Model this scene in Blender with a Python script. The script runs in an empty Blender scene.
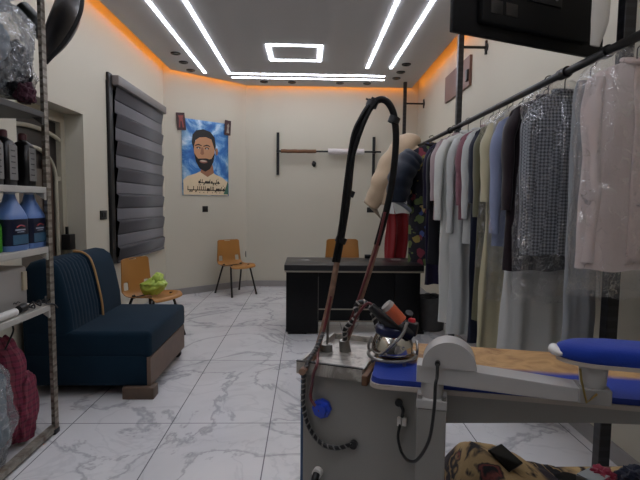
import bpy, bmesh, math, random
from mathutils import Vector, Matrix, noise
random.seed(7)
PI = math.pi
C = bpy.context.scene.collection
V = Vector

# ------------------------------------------------------------------ camera
F = 475.0; CH = 1.405
YAW = math.atan(13.1/F); PITCH = math.atan(37.8/F); ROLL = 0.0105
cy_, sy_, cp_, sp_ = math.cos(YAW), math.sin(YAW), math.cos(PITCH), math.sin(PITCH)
FWD = V((sy_*cp_, cy_*cp_, -sp_)); R0 = V((cy_, -sy_, 0)); U0 = R0.cross(FWD)
RGT = math.cos(ROLL)*R0 + math.sin(ROLL)*U0
UPV = -math.sin(ROLL)*R0 + math.cos(ROLL)*U0
cam_d = bpy.data.cameras.new('camera'); cam = bpy.data.objects.new('camera', cam_d); C.objects.link(cam)
cam_d.sensor_width = 36; cam_d.lens = F/640*36; cam_d.clip_start = 0.02
m3 = Matrix((RGT, UPV, -FWD)).transposed()
cam.matrix_world = Matrix.Translation((0, 0, CH)) @ m3.to_4x4()
bpy.context.scene.camera = cam
EYE = V((0, 0, CH))
def ray(px, py): return FWD + (px-320)/F*RGT + (240-py)/F*UPV
def atY(px, py, Y): d = ray(px, py); return EYE + d*(Y/d.y)
def atX(px, py, X): d = ray(px, py); return EYE + d*(X/d.x)
def atZ(px, py, Z): d = ray(px, py); return EYE + d*((Z-CH)/d.z)
def hit(px, py, p0, n): d = ray(px, py); return EYE + d*((V(p0)-EYE).dot(V(n))/d.dot(V(n)))

# ------------------------------------------------------------------ materials
def lin(c):
    if isinstance(c, str):
        c = tuple(int(c[i:i+2], 16)/255 for i in (0, 2, 4))
    return tuple((x/12.92 if x <= .04045 else ((x+.055)/1.055)**2.4) for x in c[:3]) + (1,)
MATS = {}
class N:
    """tiny node-tree helper"""
    def __init__(s, name):
        s.m = bpy.data.materials.new(name); s.m.use_nodes = True
        s.t = s.m.node_tree; s.n = s.t.nodes; s.b = s.n['Principled BSDF']; s.out = s.n['Material Output']
    def add(s, typ, **kw):
        nd = s.n.new(typ)
        for k, v in kw.items():
            if k in nd.inputs.keys(): nd.inputs[k].default_value = v
            else: setattr(nd, k, v)
        return nd
    def link(s, a, b): s.t.links.new(a, b)
    def obj(s):
        return s.add('ShaderNodeTexCoord').outputs['Object']
    def noise(s, scale, detail=3, rough=.5, dist=0, vec=None):
        nd = s.add('ShaderNodeTexNoise'); nd.inputs['Scale'].default_value = scale; nd.inputs['Detail'].default_value = detail
        nd.inputs['Roughness'].default_value = rough; nd.inputs['Distortion'].default_value = dist
        s.link(vec if vec is not None else s.obj(), nd.inputs['Vector']); return nd.outputs['Fac']
    def ramp(s, fac, stops, interp='LINEAR'):
        nd = s.add('ShaderNodeValToRGB'); nd.color_ramp.interpolation = interp
        e = nd.color_ramp.elements
        while len(e) < len(stops): e.new(.5)
        for el, (p, c) in zip(e, stops): el.position = p; el.color = lin(c)
        s.link(fac, nd.inputs['Fac']); return nd.outputs['Color']
    def mix(s, fac, a, b, typ='MIX'):
        nd = s.add('ShaderNodeMix', data_type='RGBA', blend_type=typ)
        for sock, val in ((nd.inputs[0], fac), (nd.inputs[6], a), (nd.inputs[7], b)):
            if hasattr(val, 'links'): s.link(val, sock)
            else: sock.default_value = val
        return nd.outputs[2]
    def bump(s, h, strength=.3, dist=.01):
        nd = s.add('ShaderNodeBump'); nd.inputs['Strength'].default_value = strength; nd.inputs['Distance'].default_value = dist
        s.link(h, nd.inputs['Height']); s.link(nd.outputs['Normal'], s.b.inputs['Normal'])
def plain(name, col, rough=.6, metal=0, var=.12, scale=8, bump=0, bscale=60, spec=.5, coat=0, sheen=0):
    n = N(name); c = lin(col)
    f = n.noise(scale, 4)
    n.link(n.mix(f, tuple(x*(1-var) for x in c[:3])+(1,), tuple(min(1, x*(1+var)) for x in c[:3])+(1,)), n.b.inputs['Base Color'])
    n.b.inputs['Roughness'].default_value = rough; n.b.inputs['Metallic'].default_value = metal
    n.b.inputs['Specular IOR Level'].default_value = spec; n.b.inputs['Coat Weight'].default_value = coat
    n.b.inputs['Sheen Weight'].default_value = sheen
    if bump: n.bump(n.noise(bscale, 3), bump, .004)
    MATS[name] = n.m; return n.m
def emis(name, col, st):
    n = N(name); n.b.inputs['Base Color'].default_value = lin(col); n.b.inputs['Emission Color'].default_value = lin(col)
    n.b.inputs['Emission Strength'].default_value = st; return n.m

def cloth(name, col, var=.15, rough=.85, bump=.25, scale=3):
    return plain(name, col, rough, 0, var, scale, bump, 140, .2, 0, .15)

M_wall = plain('wall_paint', 'bfb9a8', .62, 0, .03, 1.5, .05, 90, .3)
M_ceil = plain('ceiling_paint', 'c4c3c3', .8, 0, .03, 2, 0, 60, .2)
M_white = plain('white_enamel', 'd2cfc9', .35, 0, .05, 5)
M_black = plain('black_metal', '0b0b0d', .5, .1, .15, 10)
M_blackp = plain('black_plastic', '08080a', .45, 0, .15, 10)
M_trim = plain('baseboard_tile', '8f8b88', .35, 0, .12, 9)

# floor: large grey-veined polished tiles
n = N('marble_floor_tiles')
tc = n.obj()
mp = n.add('ShaderNodeMapping'); mp.inputs['Location'].default_value = (.845+.0, -2.93+1.2, 0); n.link(tc, mp.inputs['Vector'])
br = n.add('ShaderNodeTexBrick'); br.offset = 0; br.inputs['Scale'].default_value = 1; br.inputs['Brick Width'].default_value = .62
br.inputs['Row Height'].default_value = 1.2; br.inputs['Mortar Size'].default_value = .0035; br.inputs['Mortar Smooth'].default_value = .1
n.link(mp.outputs[0], br.inputs['Vector'])
br.inputs['Color1'].default_value = (0, 0, 0, 1); br.inputs['Color2'].default_value = (1, 1, 1, 1)
wn = n.noise(.9, 6, .6, .7)
vein = n.ramp(wn, [(.478, 'd9d8d8'), (.497, 'bcbbbd'), (.504, 'b6b5b7'), (.520, 'dad9d9')])
cl = n.ramp(n.noise(1.7, 5, .6, .8), [(.3, 'c6c5c6'), (.62, 'f4f3f2')])
wn2 = n.ramp(n.noise(1.3, 4, .6, 1.6), [(.47, 'ffffff'), (.495, 'b8b9bf'), (.52, 'ffffff')])
c1 = n.mix(.34, vein, cl, 'MULTIPLY'); c1 = n.mix(.2, c1, wn2, 'MULTIPLY')
tile = n.mix(.06, c1, br.outputs['Color'], 'OVERLAY')
n.link(n.mix(br.outputs['Fac'], tile, lin('77767a')), n.b.inputs['Base Color'])
n.b.inputs['Roughness'].default_value = .16; n.b.inputs['Specular IOR Level'].default_value = .5
M_floor = n.m

# ------------------------------------------------------------------ mesh helpers
def nb(): return bmesh.new()
def xbox(bm, lo, hi, bev=0, seg=2):
    lo, hi = V(lo), V(hi)
    t = bmesh.new(); bmesh.ops.create_cube(t, size=1)
    for v in t.verts: v.co = V(((lo[i]+hi[i])/2 + v.co[i]*(hi[i]-lo[i]) for i in range(3)))
    if bev: bmesh.ops.bevel(t, geom=list(t.edges), offset=bev, segments=seg, affect='EDGES', profile=.5)
    merge(bm, t); return bm
def merge(bm, t, M=None):
    me = bpy.data.meshes.new('t'); t.to_mesh(me); t.free()
    if M is not None: me.transform(M)
    bm.from_mesh(me); bpy.data.meshes.remove(me)
def obox(bm, c, size, M, bev=0, seg=2):
    """oriented box: centre c, size, M 3x3 whose columns are the axes"""
    t = nb(); s = V(size)/2; xbox(t, -s, s, bev, seg); merge(bm, t, Matrix.Translation(c) @ M.to_4x4()); return bm
def frame_axes(d, up=V((0, 0, 1))):
    d = d.normalized()
    if abs(d.dot(up)) > .98: up = V((1, 0, 0))
    a = d.cross(up).normalized(); return a, d.cross(a).normalized()
def smooth_path(pts, n=8):
    pts = [V(p) for p in pts]
    if len(pts) < 3: return pts
    out = []
    P = [2*pts[0]-pts[1]] + pts + [2*pts[-1]-pts[-2]]
    for i in range(1, len(P)-2):
        p0, p1, p2, p3 = P[i-1:i+3]
        for k in range(n):
            t = k/n
            out.append(.5*((2*p1)+(-p0+p2)*t+(2*p0-5*p1+4*p2-p3)*t*t+(-p0+3*p1-3*p2+p3)*t**3))
    out.append(pts[-1]); return out
def tube(bm, pts, r, seg=10, cap=True, flat=None):
    """tube along pts, r a number, a list or a function of 0..1; flat=(ka,kb) squashes"""
    pts = [V(p) for p in pts]; n_ = len(pts); rings = []
    a = b = None
    for i, p in enumerate(pts):
        d = (pts[min(i+1, n_-1)]-pts[max(i-1, 0)])
        if d.length < 1e-9: d = V((0, 0, 1))
        d.normalize()
        if a is None: a, b = frame_axes(d)
        else:
            a = (a - d*a.dot(d)); a.normalize(); b = d.cross(a)
        rr = r(i/(n_-1)) if callable(r) else (r[i] if isinstance(r, (list, tuple)) else r)
        ka, kb = flat or (1, 1)
        rings.append([bm.verts.new(p + rr*(ka*math.cos(2*PI*k/seg)*a + kb*math.sin(2*PI*k/seg)*b)) for k in range(seg)])
    for i in range(n_-1):
        for k in range(seg):
            bm.faces.new((rings[i][k], rings[i][(k+1) % seg], rings[i+1][(k+1) % seg], rings[i+1][k]))
    if cap:
        bm.faces.new(rings[0][::-1]); bm.faces.new(rings[-1])
    return bm
def cyl(bm, p0, p1, r, r1=None, seg=16): return tube(bm, [p0, p1], [r, r if r1 is None else r1], seg)
def lathe(bm, prof, c=(0, 0, 0), seg=24, M=None):
    t = nb(); rings = []
    for (r, z) in prof: rings.append([t.verts.new((max(r, 1e-4)*math.cos(2*PI*k/seg), max(r, 1e-4)*math.sin(2*PI*k/seg), z)) for k in range(seg)])
    for i in range(len(rings)-1):
        for k in range(seg): t.faces.new((rings[i][k], rings[i][(k+1) % seg], rings[i+1][(k+1) % seg], rings[i+1][k]))
    t.faces.new(rings[0][::-1]); t.faces.new(rings[-1])
    merge(bm, t, Matrix.Translation(c) @ (M.to_4x4() if M is not None else Matrix.Identity(4))); return bm
def prism(bm, poly, vec):
    """polygon of 3-D points extruded along vec"""
    a = [bm.verts.new(p) for p in poly]; b = [bm.verts.new(V(p)+V(vec)) for p in poly]; k = len(poly)
    bm.faces.new(a); bm.faces.new(b[::-1])
    for i in range(k): bm.faces.new((a[i], b[i], b[(i+1) % k], a[(i+1) % k]))
    return bm
def grid(bm, fn, nu, nv, hole=None, closed=False):
    vs = [[bm.verts.new(fn(i/nu, j/nv)) for j in range(nv+1)] for i in range(nu if closed else nu+1)]
    for i in range(nu):
        for j in range(nv):
            if hole and hole((i+.5)/nu, (j+.5)/nv): continue
            i2 = (i+1) % nu if closed else i+1
            bm.faces.new((vs[i][j], vs[i2][j], vs[i2][j+1], vs[i][j+1]))
    return bm
def blob(bm, c, rad, amp=.1, freq=3, sub=4, seed=0, flat=None, ridg=False, M=None, oc=4):
    t = nb(); bmesh.ops.create_icosphere(t, subdivisions=sub, radius=1)
    s = V((seed*3.7, seed*1.3, seed*2.1))
    for v in t.verts:
        d = v.co.normalized(); q = d*freq+s
        h = noise.fractal(q, .6, 2.1, oc)
        if ridg: h = .6-abs(h)*2.2
        v.co = d*(1+amp*h)
        if flat is not None and v.co.z < flat: v.co.z = flat + (v.co.z-flat)*.08
    Mx = Matrix.Diagonal((rad[0], rad[1], rad[2], 1))
    merge(bm, t, Matrix.Translation(c) @ (M.to_4x4() if M is not None else Matrix.Identity(4)) @ Mx); return bm

def obj(name, bm, mat, parent=None, smooth=True, mods=(), label=None, recalc=True):
    if recalc: bmesh.ops.recalc_face_normals(bm, faces=bm.faces)
    me = bpy.data.meshes.new(name); bm.to_mesh(me); bm.free()
    for p in me.polygons: p.use_smooth = bool(smooth)
    o = bpy.data.objects.new(name, me); C.objects.link(o)
    for m in (mat if isinstance(mat, (list, tuple)) else [mat]): me.materials.append(m)
    if smooth and smooth != 'all':
        try: me.set_sharp_from_angle(angle=math.radians(38))
        except Exception: pass
    for m in mods:
        if m[0] == 'solid':
            md = o.modifiers.new('s', 'SOLIDIFY'); md.thickness = m[1]; md.offset = m[2] if len(m) > 2 else 0
        elif m[0] == 'sub':
            md = o.modifiers.new('ss', 'SUBSURF'); md.levels = md.render_levels = m[1]
        elif m[0] == 'bev':
            md = o.modifiers.new('b', 'BEVEL'); md.width = m[1]; md.segments = 2; md.limit_method = 'ANGLE'
    if parent is not None:
        o.parent = parent
        r = parent; off = V((0, 0, 0))
        while r is not None: off += r.location; r = r.parent
        o.location = -off                                # parts are modelled in room coordinates
    if label: o['label'] = label
    return o
def local(o): o.location = (0, 0, 0); return o           # part modelled about its thing's own base
def tag(o, label, cat, group=None, kind=None):
    o['label'] = label; o['category'] = cat
    if group: o['group'] = group
    if kind: o['kind'] = kind
    return o
def thing(name, label, cat, loc=(0, 0, 0), rz=0, group=None):
    o = bpy.data.objects.new(name, None); C.objects.link(o); o.empty_display_size = .05
    o.location = loc; o.rotation_euler = (0, 0, rz); return tag(o, label, cat, group)
def base(o, p):
    """move a one-mesh thing's origin to its base without moving the mesh"""
    p = V(p); o.data.transform(Matrix.Translation(-p)); o.location = p; return o
def struct(name, bm, mat, smooth=False, parent=None):
    o = obj(name, bm, mat, parent, smooth)
    if parent is None: o['kind'] = 'structure'
    return o
def dup(root, loc, rz, label, group=None):
    r = root.copy(); C.objects.link(r); r.location = loc; r.rotation_euler = (0, 0, rz); r['label'] = label
    if group: r['group'] = group
    for ch in list(root.children):
        c = ch.copy(); C.objects.link(c); c.parent = r
        for g in list(ch.children):
            d = g.copy(); C.objects.link(d); d.parent = c
    return r
def rz3(a): return Matrix.Rotation(a, 3, 'Z')

# ------------------------------------------------------------------ room shell
XL = -2.05; YB = 7.84; HC = 3.245; HS = 3.56; YF = -1.6
def XR(y): return 1.70 + .016*(y-2.2)
KX, KY = XL, 6.92; BX, BY = -1.00, YB                    # the corner cut off at back left
CD = V((BX-KX, BY-KY, 0)).normalized(); CN = V((CD.y, -CD.x, 0))
b = nb(); xbox(b, (-2.6, YF-.2, -.1), (2.2, YB+.4, 0)); struct('floor', b, M_floor)
D1 = (3.45, 4.46, 2.18)                                  # door opening in the left wall (y0, y1, height)
W2 = (4.97, 6.70, .72, 2.62)                             # window behind the blind
b = nb()
xbox(b, (XL-.3, YF, 0), (XL, D1[0], HS)); xbox(b, (XL-.3, D1[0], D1[2]), (XL, D1[1], HS))
xbox(b, (XL-.3, D1[1], 0), (XL, W2[0], HS)); xbox(b, (XL-.3, W2[0], 0), (XL, W2[1], W2[2])); xbox(b, (XL-.3, W2[0], W2[3]), (XL, W2[1], HS))
xbox(b, (XL-.3, W2[1], 0), (XL, KY+.15, HS))
struct('wall_left', b, M_wall)
b = nb(); prism(b, [V((KX, KY, 0)), V((BX, BY, 0)), V((BX-.1, BY+.3, 0)), V((KX-.3, KY+.25, 0))], (0, 0, HS)); struct('wall_corner', b, M_wall)
b = nb(); xbox(b, (BX-.1, YB, 0), (2.2, YB+.25, HS)); struct('wall_back', b, M_wall)
b = nb(); prism(b, [V((XR(YF), YF, 0)), V((XR(YB), YB+.1, 0)), V((2.2, YB+.1, 0)), V((2.2, YF, 0))], (0, 0, HS)); struct('wall_right', b, M_wall)
b = nb(); xbox(b, (XL-.3, YF-.2, 0), (2.2, YF, HS)); struct('wall_front', b, plain('front_wall_grey', '4a4a48', .3))  # unseen wall behind the camera, its grey chosen to limit bounce light
# ceiling: slab above and a lowered panel that stops short of the walls
b = nb(); xbox(b, (XL-.3, YF-.2, HS), (2.2, YB+.25, HS+.15))
E = .10
pan = [V((XL+.11, YF+.05, HC)), V((XL+.11, KY-.01, HC)), V((BX+.045, YB-.09, HC)), V((XR(YB)-.13, YB-.09, HC)), V((XR(YF)-.12, YF+.05, HC))]
prism(b, pan, (0, 0, .06)); struct('ceiling', b, M_ceil)
# baseboards
BH, BT = .10, .015
b = nb(); xbox(b, (XL, YF, 0), (XL+BT, D1[0], BH)); xbox(b, (XL, D1[1], 0), (XL+BT, KY, BH)); struct('baseboard_left', b, M_trim)
b = nb(); q = CN*BT; prism(b, [V((KX, KY, 0)), V((BX, BY, 0)), V((BX, BY, 0))+q, V((KX, KY, 0))+q], (0, 0, BH)); struct('baseboard_corner', b, M_trim)
b = nb(); xbox(b, (BX, YB-BT, 0), (XR(YB), YB, BH)); struct('baseboard_back', b, M_trim)
b = nb(); prism(b, [V((XR(YF)-BT, YF, 0)), V((XR(YB)-BT, YB, 0)), V((XR(YB), YB, 0)), V((XR(YF), YF, 0))], (0, 0, BH)); struct('baseboard_right', b, M_trim)

# ------------------------------------------------------------------ ceiling lights
M_led = emis('led_diffuser', 'eef2ff', 11.0)
M_cove = emis('amber_led_tape', 'ff9a28', 9.0)
LZ = HC-.008
def strip(x0, y0, x1, y1, label, w=.028):
    t = thing('ceiling_light', label, 'ceiling light', ((x0+x1)/2, (y0+y1)/2, LZ), 0, 'white light strips in the ceiling')
    h = w/2
    b = nb(); xbox(b, (min(x0, x1)-h, min(y0, y1)-h, LZ), (max(x0, x1)+h, max(y0, y1)+h, HC+.0)); obj('diffuser', b, M_led, t, False)
    return t
strip(-1.486, -1.2, -1.486, 7.03, 'long white ceiling light strip nearest the left wall')
strip(1.128, -1.2, 1.128, 6.62, 'long white ceiling light strip nearest the right wall')
strip(.806, -1.2, .806, 6.64, 'white ceiling light strip, inner of the two on the right')
strip(-1.12, 7.27, 1.12, 7.27, 'white crosswise ceiling light strip nearest the back wall')
t = thing('ceiling_light', 'L-shaped white ceiling light strip running along left then across the back', 'ceiling light', (-1.14, 7.05, LZ), 0, 'white light strips in the ceiling')
b = nb(); xbox(b, (-1.156, -1.2, LZ), (-1.125, 7.033, HC)); obj('diffuser', b, M_led, t, False)
b = nb(); xbox(b, (-1.158, 7.033, LZ), (1.11, 7.069, HC)); obj('diffuser', b, M_led, t, False)
for yq, lab in ((5.74, 'white square outline light in the middle of the ceiling'), (3.04, 'added unseen square ceiling light that brightens the sofa end of the room'), (.34, 'added unseen square ceiling light that brightens the ironing table')):  # squares after the first are added out of view as fill light
    t = thing('ceiling_light', lab, 'ceiling light', (-.17, yq+.32, LZ))
    for (x0, y0, x1, y1) in ((-.50, 0, .164, .045), (-.50, .595, .164, .64), (-.50, .045, -.455, .595), (.119, .045, .164, .595)):
        b = nb(); xbox(b, (x0, yq+y0, LZ), (x1, yq+y1, HC)); obj('diffuser', b, M_led, t, False)
# amber tape fixed along the rim of the panel, facing the walls
ct = thing('cove_light', 'amber light tape glowing in the gap around the ceiling edge', 'cove light', (0, YB-.3, HC+.06))
for i in range(4):
    p, q = pan[i], pan[(i+1) % len(pan)]
    d = (q-p).normalized(); nout = V((-d.y, d.x, 0)); z = V((0, 0, .030))
    b = nb(); prism(b, [p+z, q+z, q+z+nout*.006, p+z+nout*.006], (0, 0, .012)); obj('light_tape', b, M_cove, ct, False)
# recessed spots
M_spot = plain('spot_trim', '141416', .4, .5, .1, 10)
M_lens = plain('spot_lens', '3a3a3c', .2, .6, .1, 10)
proto = None
spots = [(-1.66, 6.15, 'front of the three black spotlights by left ceiling edge'), (-1.66, 6.53, 'middle of the three black spotlights by left ceiling edge'), (-1.66, 6.92, 'rear of the three black spotlights by left ceiling edge'),
         (1.30, 6.44, 'front of the three black spotlights by right ceiling edge'), (1.30, 6.82, 'middle of the three black spotlights by right ceiling edge'), (1.30, 7.15, 'rear of the three black spotlights by right ceiling edge'),
         (-.68, 7.49, 'leftmost black spotlight in the row above the back wall'), (-.25, 7.49, 'second black spotlight from left above the back wall'), (.49, 7.49, 'third black spotlight from left above the back wall'), (.91, 7.49, 'rightmost black spotlight in the row above the back wall')]
for x, y, lab in spots:
    if proto is None:
        proto = thing('spotlight', lab, 'spotlight', (x, y, HC-.014), 0, 'recessed spotlights in the ceiling')
        b = nb(); lathe(b, [(.034, .006), (.034, .0), (.056, .0), (.062, .008), (.062, .014), (.034, .014)], seg=24); local(obj('ring', b, M_spot, proto))
        b = nb(); lathe(b, [(.001, .013), (.033, .013), (.033, .006), (.02, .004), (.001, .003)], seg=20); local(obj('lens', b, M_lens, proto))
    else: dup(proto, (x, y, HC-.014), 0, lab)

# ------------------------------------------------------------------ door with arched trim in the left wall
M_dframe = plain('cream_door_frame', 'aaa28e', .5, 0, .1, 6)
M_ddark = plain('dark_door_panel', '1d1715', .35, 0, .25, 5)
M_dbrown = plain('brown_door_stile', '3b2418', .45, 0, .25, 9)
M_dtaupe = plain('frosted_door_pane', '5b5248', .3, 0, .12, 5)
dX = XL-.20
dr = thing('door_1', '', '', (dX, 3.9, 0)); del dr['label']; del dr['category']; dr['kind'] = 'structure'
b = nb(); xbox(b, (dX-.04, D1[0], 0), (dX-.015, D1[1], D1[2])); obj('door_panel', b, M_ddark, dr, False)
b = nb(); xbox(b, (dX-.03, D1[0], 0), (dX+.03, D1[0]+.07, D1[2])); xbox(b, (dX-.03, D1[1]-.07, 0), (dX+.03, D1[1], D1[2])); xbox(b, (dX-.03, D1[0]+.07, D1[2]-.09), (dX+.03, D1[1]-.07, D1[2])); obj('door_frame', b, M_dframe, dr, False)
b = nb(); xbox(b, (dX-.015, 3.66, .3), (dX-.005, 4.2, 1.66)); obj('frosted_pane', b, M_dtaupe, dr, False)
b = nb(); xbox(b, (dX-.01, 4.13, 0), (dX+.015, 4.26, 1.74), .005); obj('door_stile', b, M_dbrown, dr, False)
yc = 3.98
for nm, hw, z0, rise, r in (('outer_arch', .50, 1.86, .135, .018), ('inner_arch', .34, 1.58, .25, .017)):
    pts = [V((dX+.012, yc+hw*math.cos(a), z0+rise*math.sin(a))) for a in [PI*k/24 for k in range(25)]]
    if nm == 'inner_arch': pts = [V((dX+.012, yc+hw, .05))]+pts+[V((dX+.012, yc-hw, .05))]
    b = nb(); tube(b, pts, r, 8); obj(nm, b, M_dframe, dr)
b = nb(); xbox(b, (dX-.005, yc+.34, 1.57), (dX+.02, D1[1]-.07, 1.61)); xbox(b, (dX-.005, yc+.34, .62), (dX+.02, D1[1]-.07, .74)); obj('cross_bar', b, M_dframe, dr, False)
# lock box on the frame
b = nb(); xbox(b, (XL-.17, 4.34, .95), (XL-.09, 4.44, 1.09), .006); xbox(b, (XL-.14, 4.36, 1.09), (XL-.12, 4.38, 1.16)); o = obj('lock_box', b, M_blackp, dr)

# ------------------------------------------------------------------ window behind zebra blind
w2 = thing('window_1', '', '', (XL-.1, 5.85, W2[2])); del w2['label']; del w2['category']; w2['kind'] = 'structure'
M_glass = plain('night_glass', '0c0d10', .08, 0, .1, 3)
b = nb(); xbox(b, (XL-.12, W2[0], W2[2]), (XL-.11, W2[1], W2[3])); obj('window_pane', b, M_glass, w2, False)
b = nb(); xbox(b, (XL-.13, W2[0], W2[2]), (XL-.0, W2[0]+.05, W2[3])); xbox(b, (XL-.13, W2[1]-.04, W2[2]), (XL-.03, W2[1], W2[3])); xbox(b, (XL-.13, W2[0]+.05, W2[2]), (XL-.03, W2[1]-.04, W2[2]+.04)); obj('window_frame', b, M_black, w2, False)
bl = thing('window_blind', 'closed grey striped roller blind covering the window on the left wall', 'window blind', (XL+.03, 5.9, W2[2]))
M_bd = cloth('blind_dark_band', '4a484a', .08, .9, .15)
M_bl = cloth('blind_sheer_band', '6f6d6f', .06, .9, .1)
zt, zb, PB = 2.60, .76, .282
b = nb(); bm2 = nb()
def band(bmesh_, z0, z1, bow):
    def fn(u, v):
        z = z1+(z0-z1)*v
        return V((XL+.035+(bow*(1-.9*v) if v > .01 else 0), 5.10+u*(6.70-5.10), z))
    grid(bmesh_, fn, 2, 8)
z = zt
while z > zb+.05:
    band(b, max(z-PB*.55, zb), z, .030); band(bm2, max(z-PB, zb), max(z-PB*.55, zb)+.0, .004); z -= PB
obj('dark_band', b, M_bd, bl, True, [('solid', .003)]); obj('sheer_band', bm2, M_bl, bl, 'all', [('solid', .002)])
b = nb(); xbox(b, (XL+.002, 5.06, zt-.01), (XL+.10, 6.73, zt+.09), .012); obj('head_box', b, plain('blind_cassette', '6e6a68', .5), bl)
b = nb(); xbox(b, (XL+.02, 5.10, zb-.03), (XL+.05, 6.70, zb+.0), .006); obj('bottom_rail', b, M_bd, bl)
b = nb(); xbox(b, (XL+.001, 4.98, .74), (XL+.03, 5.075, 2.70), .004); obj('side_channel', b, M_black, bl)

# ------------------------------------------------------------------ wall sockets and plates
def plate(name, label, cat, p, nrm, w, h, mat, t=.012, sw=True):
    nrm = V(nrm).normalized(); r = V((0, 0, 1)).cross(nrm).normalized()
    M = Matrix((r, V((0, 0, 1)), nrm)).transposed()
    th = thing(name, label, cat, V(p))
    b = nb(); obox(b, V(p)+nrm*t/2, (w, h, t), M, .003); obj('cover_plate', b, mat, th)
    if sw:
        b = nb(); obox(b, V(p)+nrm*(t+.003)+r*w*.18, (w*.28, h*.45, .006), M, .001); obox(b, V(p)+nrm*(t+.003)-r*w*.18, (w*.28, h*.45, .006), M, .001); obj('rocker', b, M_blackp, th)
    return th
plate('wall_socket', 'black socket plate on the left wall between door and blind', 'socket', atX(103, 215, XL), (1, 0, 0), .15, .09, M_blackp)
plate('light_switch', 'small black switch plate on the wall below the portrait poster', 'switch', hit(205, 209, (KX, KY, 0), CN), CN, .09, .09, M_blackp)
plate('wall_socket', 'black socket on back wall just right of the tan chair', 'socket', atY(243.5, 254, YB), (0, -1, 0), .09, .10, M_blackp)
plate('wall_socket', 'black socket plate on back wall under the bar by the beige quilt', 'socket', atY(372, 210, YB), (0, -1, 0), .17, .085, M_blackp)
p = atY(314, 164, YB); b = nb(); blob(b, p+V((0, -.02, 0)), (.035, .03, .045), .25, 2, 3, 5); tag(base(obj('wall_knob', b, M_blackp), p), 'small black bumper on back wall below the brown wrapped bar', 'knob')  # unidentified small black fitting on the wall, modelled as a knob

# ------------------------------------------------------------------ portrait poster
pc = [hit(q[0], q[1], (KX, KY, 0), CN) for q in ((182, 121), (228, 121), (181.5, 196), (228, 195))]
ctr = sum(pc, V())/4; PW = ((pc[1]-pc[0]).length+(pc[3]-pc[2]).length)/2; PH = (pc[0].z+pc[1].z-pc[2].z-pc[3].z)/2
def PP(u, v, d=.0): return ctr + CD*(u-.5)*PW + V((0, 0, (v-.5)*PH)) + CN*(.004+d)
post = thing('wall_poster', 'portrait poster of a bearded person in a cream shirt on blue sky, on corner wall', 'poster', PP(.5, 0))
n = N('printed_sky'); f = n.noise(3.2, 6, .62, .8)
n.link(n.ramp(f, [(.32, '164a94'), (.46, '3a78b8'), (.55, '8fb9d8'), (.66, 'dbe7f2')]), n.b.inputs['Base Color']); n.b.inputs['Roughness'].default_value = .45; M_sky = n.m
b = nb(); grid(b, lambda u, v: PP(u, v, .004*math.sin(PI*v*1.0)+.008*(1-v)**6), 6, 24); obj('poster_sheet', b, M_sky, post, 'all', [('solid', .002)])
def pmat(nm, c): return plain(nm, c, .5, 0, .06, 20)
def pd(v): return .004*math.sin(PI*v)+.008*(1-v)**6
pr = nb()
def shape(pts, lay, mi):
    vs = [pr.verts.new(PP(u, v, pd(v)+.0016+lay*.0006)) for u, v in pts]
    f = pr.faces.new(vs); f.material_index = mi
def ell(u, v, ru, rv, lay, mi, k=20, a0=0, a1=2*PI): shape([(u+ru*math.cos(a0+(a1-a0)*i/k), v+rv*math.sin(a0+(a1-a0)*i/k)) for i in range(k)], lay, mi)
shape([(.02, .005), (.98, .005), (.98, .19), (.86, .25), (.70, .29), (.62, .33), (.40, .33), (.28, .29), (.10, .25), (.02, .2)], 0, 0)      # shirt
shape([(.88, .02), (.99, .02), (.99, .22)], 1, 7)
shape([(.40, .42), (.64, .42), (.67, .31), (.53, .25), (.38, .31)], 1, 1)                                                                 # neck
shape([(.235, .66), (.25, .55), (.30, .44), (.38, .36), (.48, .33), (.56, .36), (.64, .45), (.68, .56), (.70, .68), (.66, .76), (.50, .80), (.32, .77)], 2, 2)  # face
shape([(.20, .70), (.22, .80), (.30, .86), (.45, .885), (.60, .86), (.69, .79), (.715, .68), (.705, .60), (.66, .68), (.62, .76), (.50, .785), (.36, .77), (.28, .73), (.25, .66), (.24, .60)], 3, 3)  # hair
shape([(.25, .56), (.28, .45), (.36, .36), (.48, .32), (.58, .36), (.66, .46), (.695, .58), (.66, .55), (.62, .50), (.57, .49), (.50, .50), (.42, .495), (.33, .49), (.29, .52)], 4, 3)  # beard
ell(.445, .455, .085, .022, 5, 4); ell(.44, .462, .07, .008, 6, 6)                                                                      # mouth
ell(.735, .60, .028, .05, 1, 1)                                                                                                         # ear
for eu in (.34, .52):
    ell(eu, .633, .045, .014, 5, 3); ell(eu, .628, .018, .009, 6, 6); shape([(eu-.075, .665), (eu, .685), (eu+.07, .67), (eu+.07, .658), (eu, .668), (eu-.075, .652)], 5, 3)
shape([(.40, .64), (.44, .64), (.46, .56), (.42, .54), (.375, .555)], 5, 1)                                                             # nose
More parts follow.
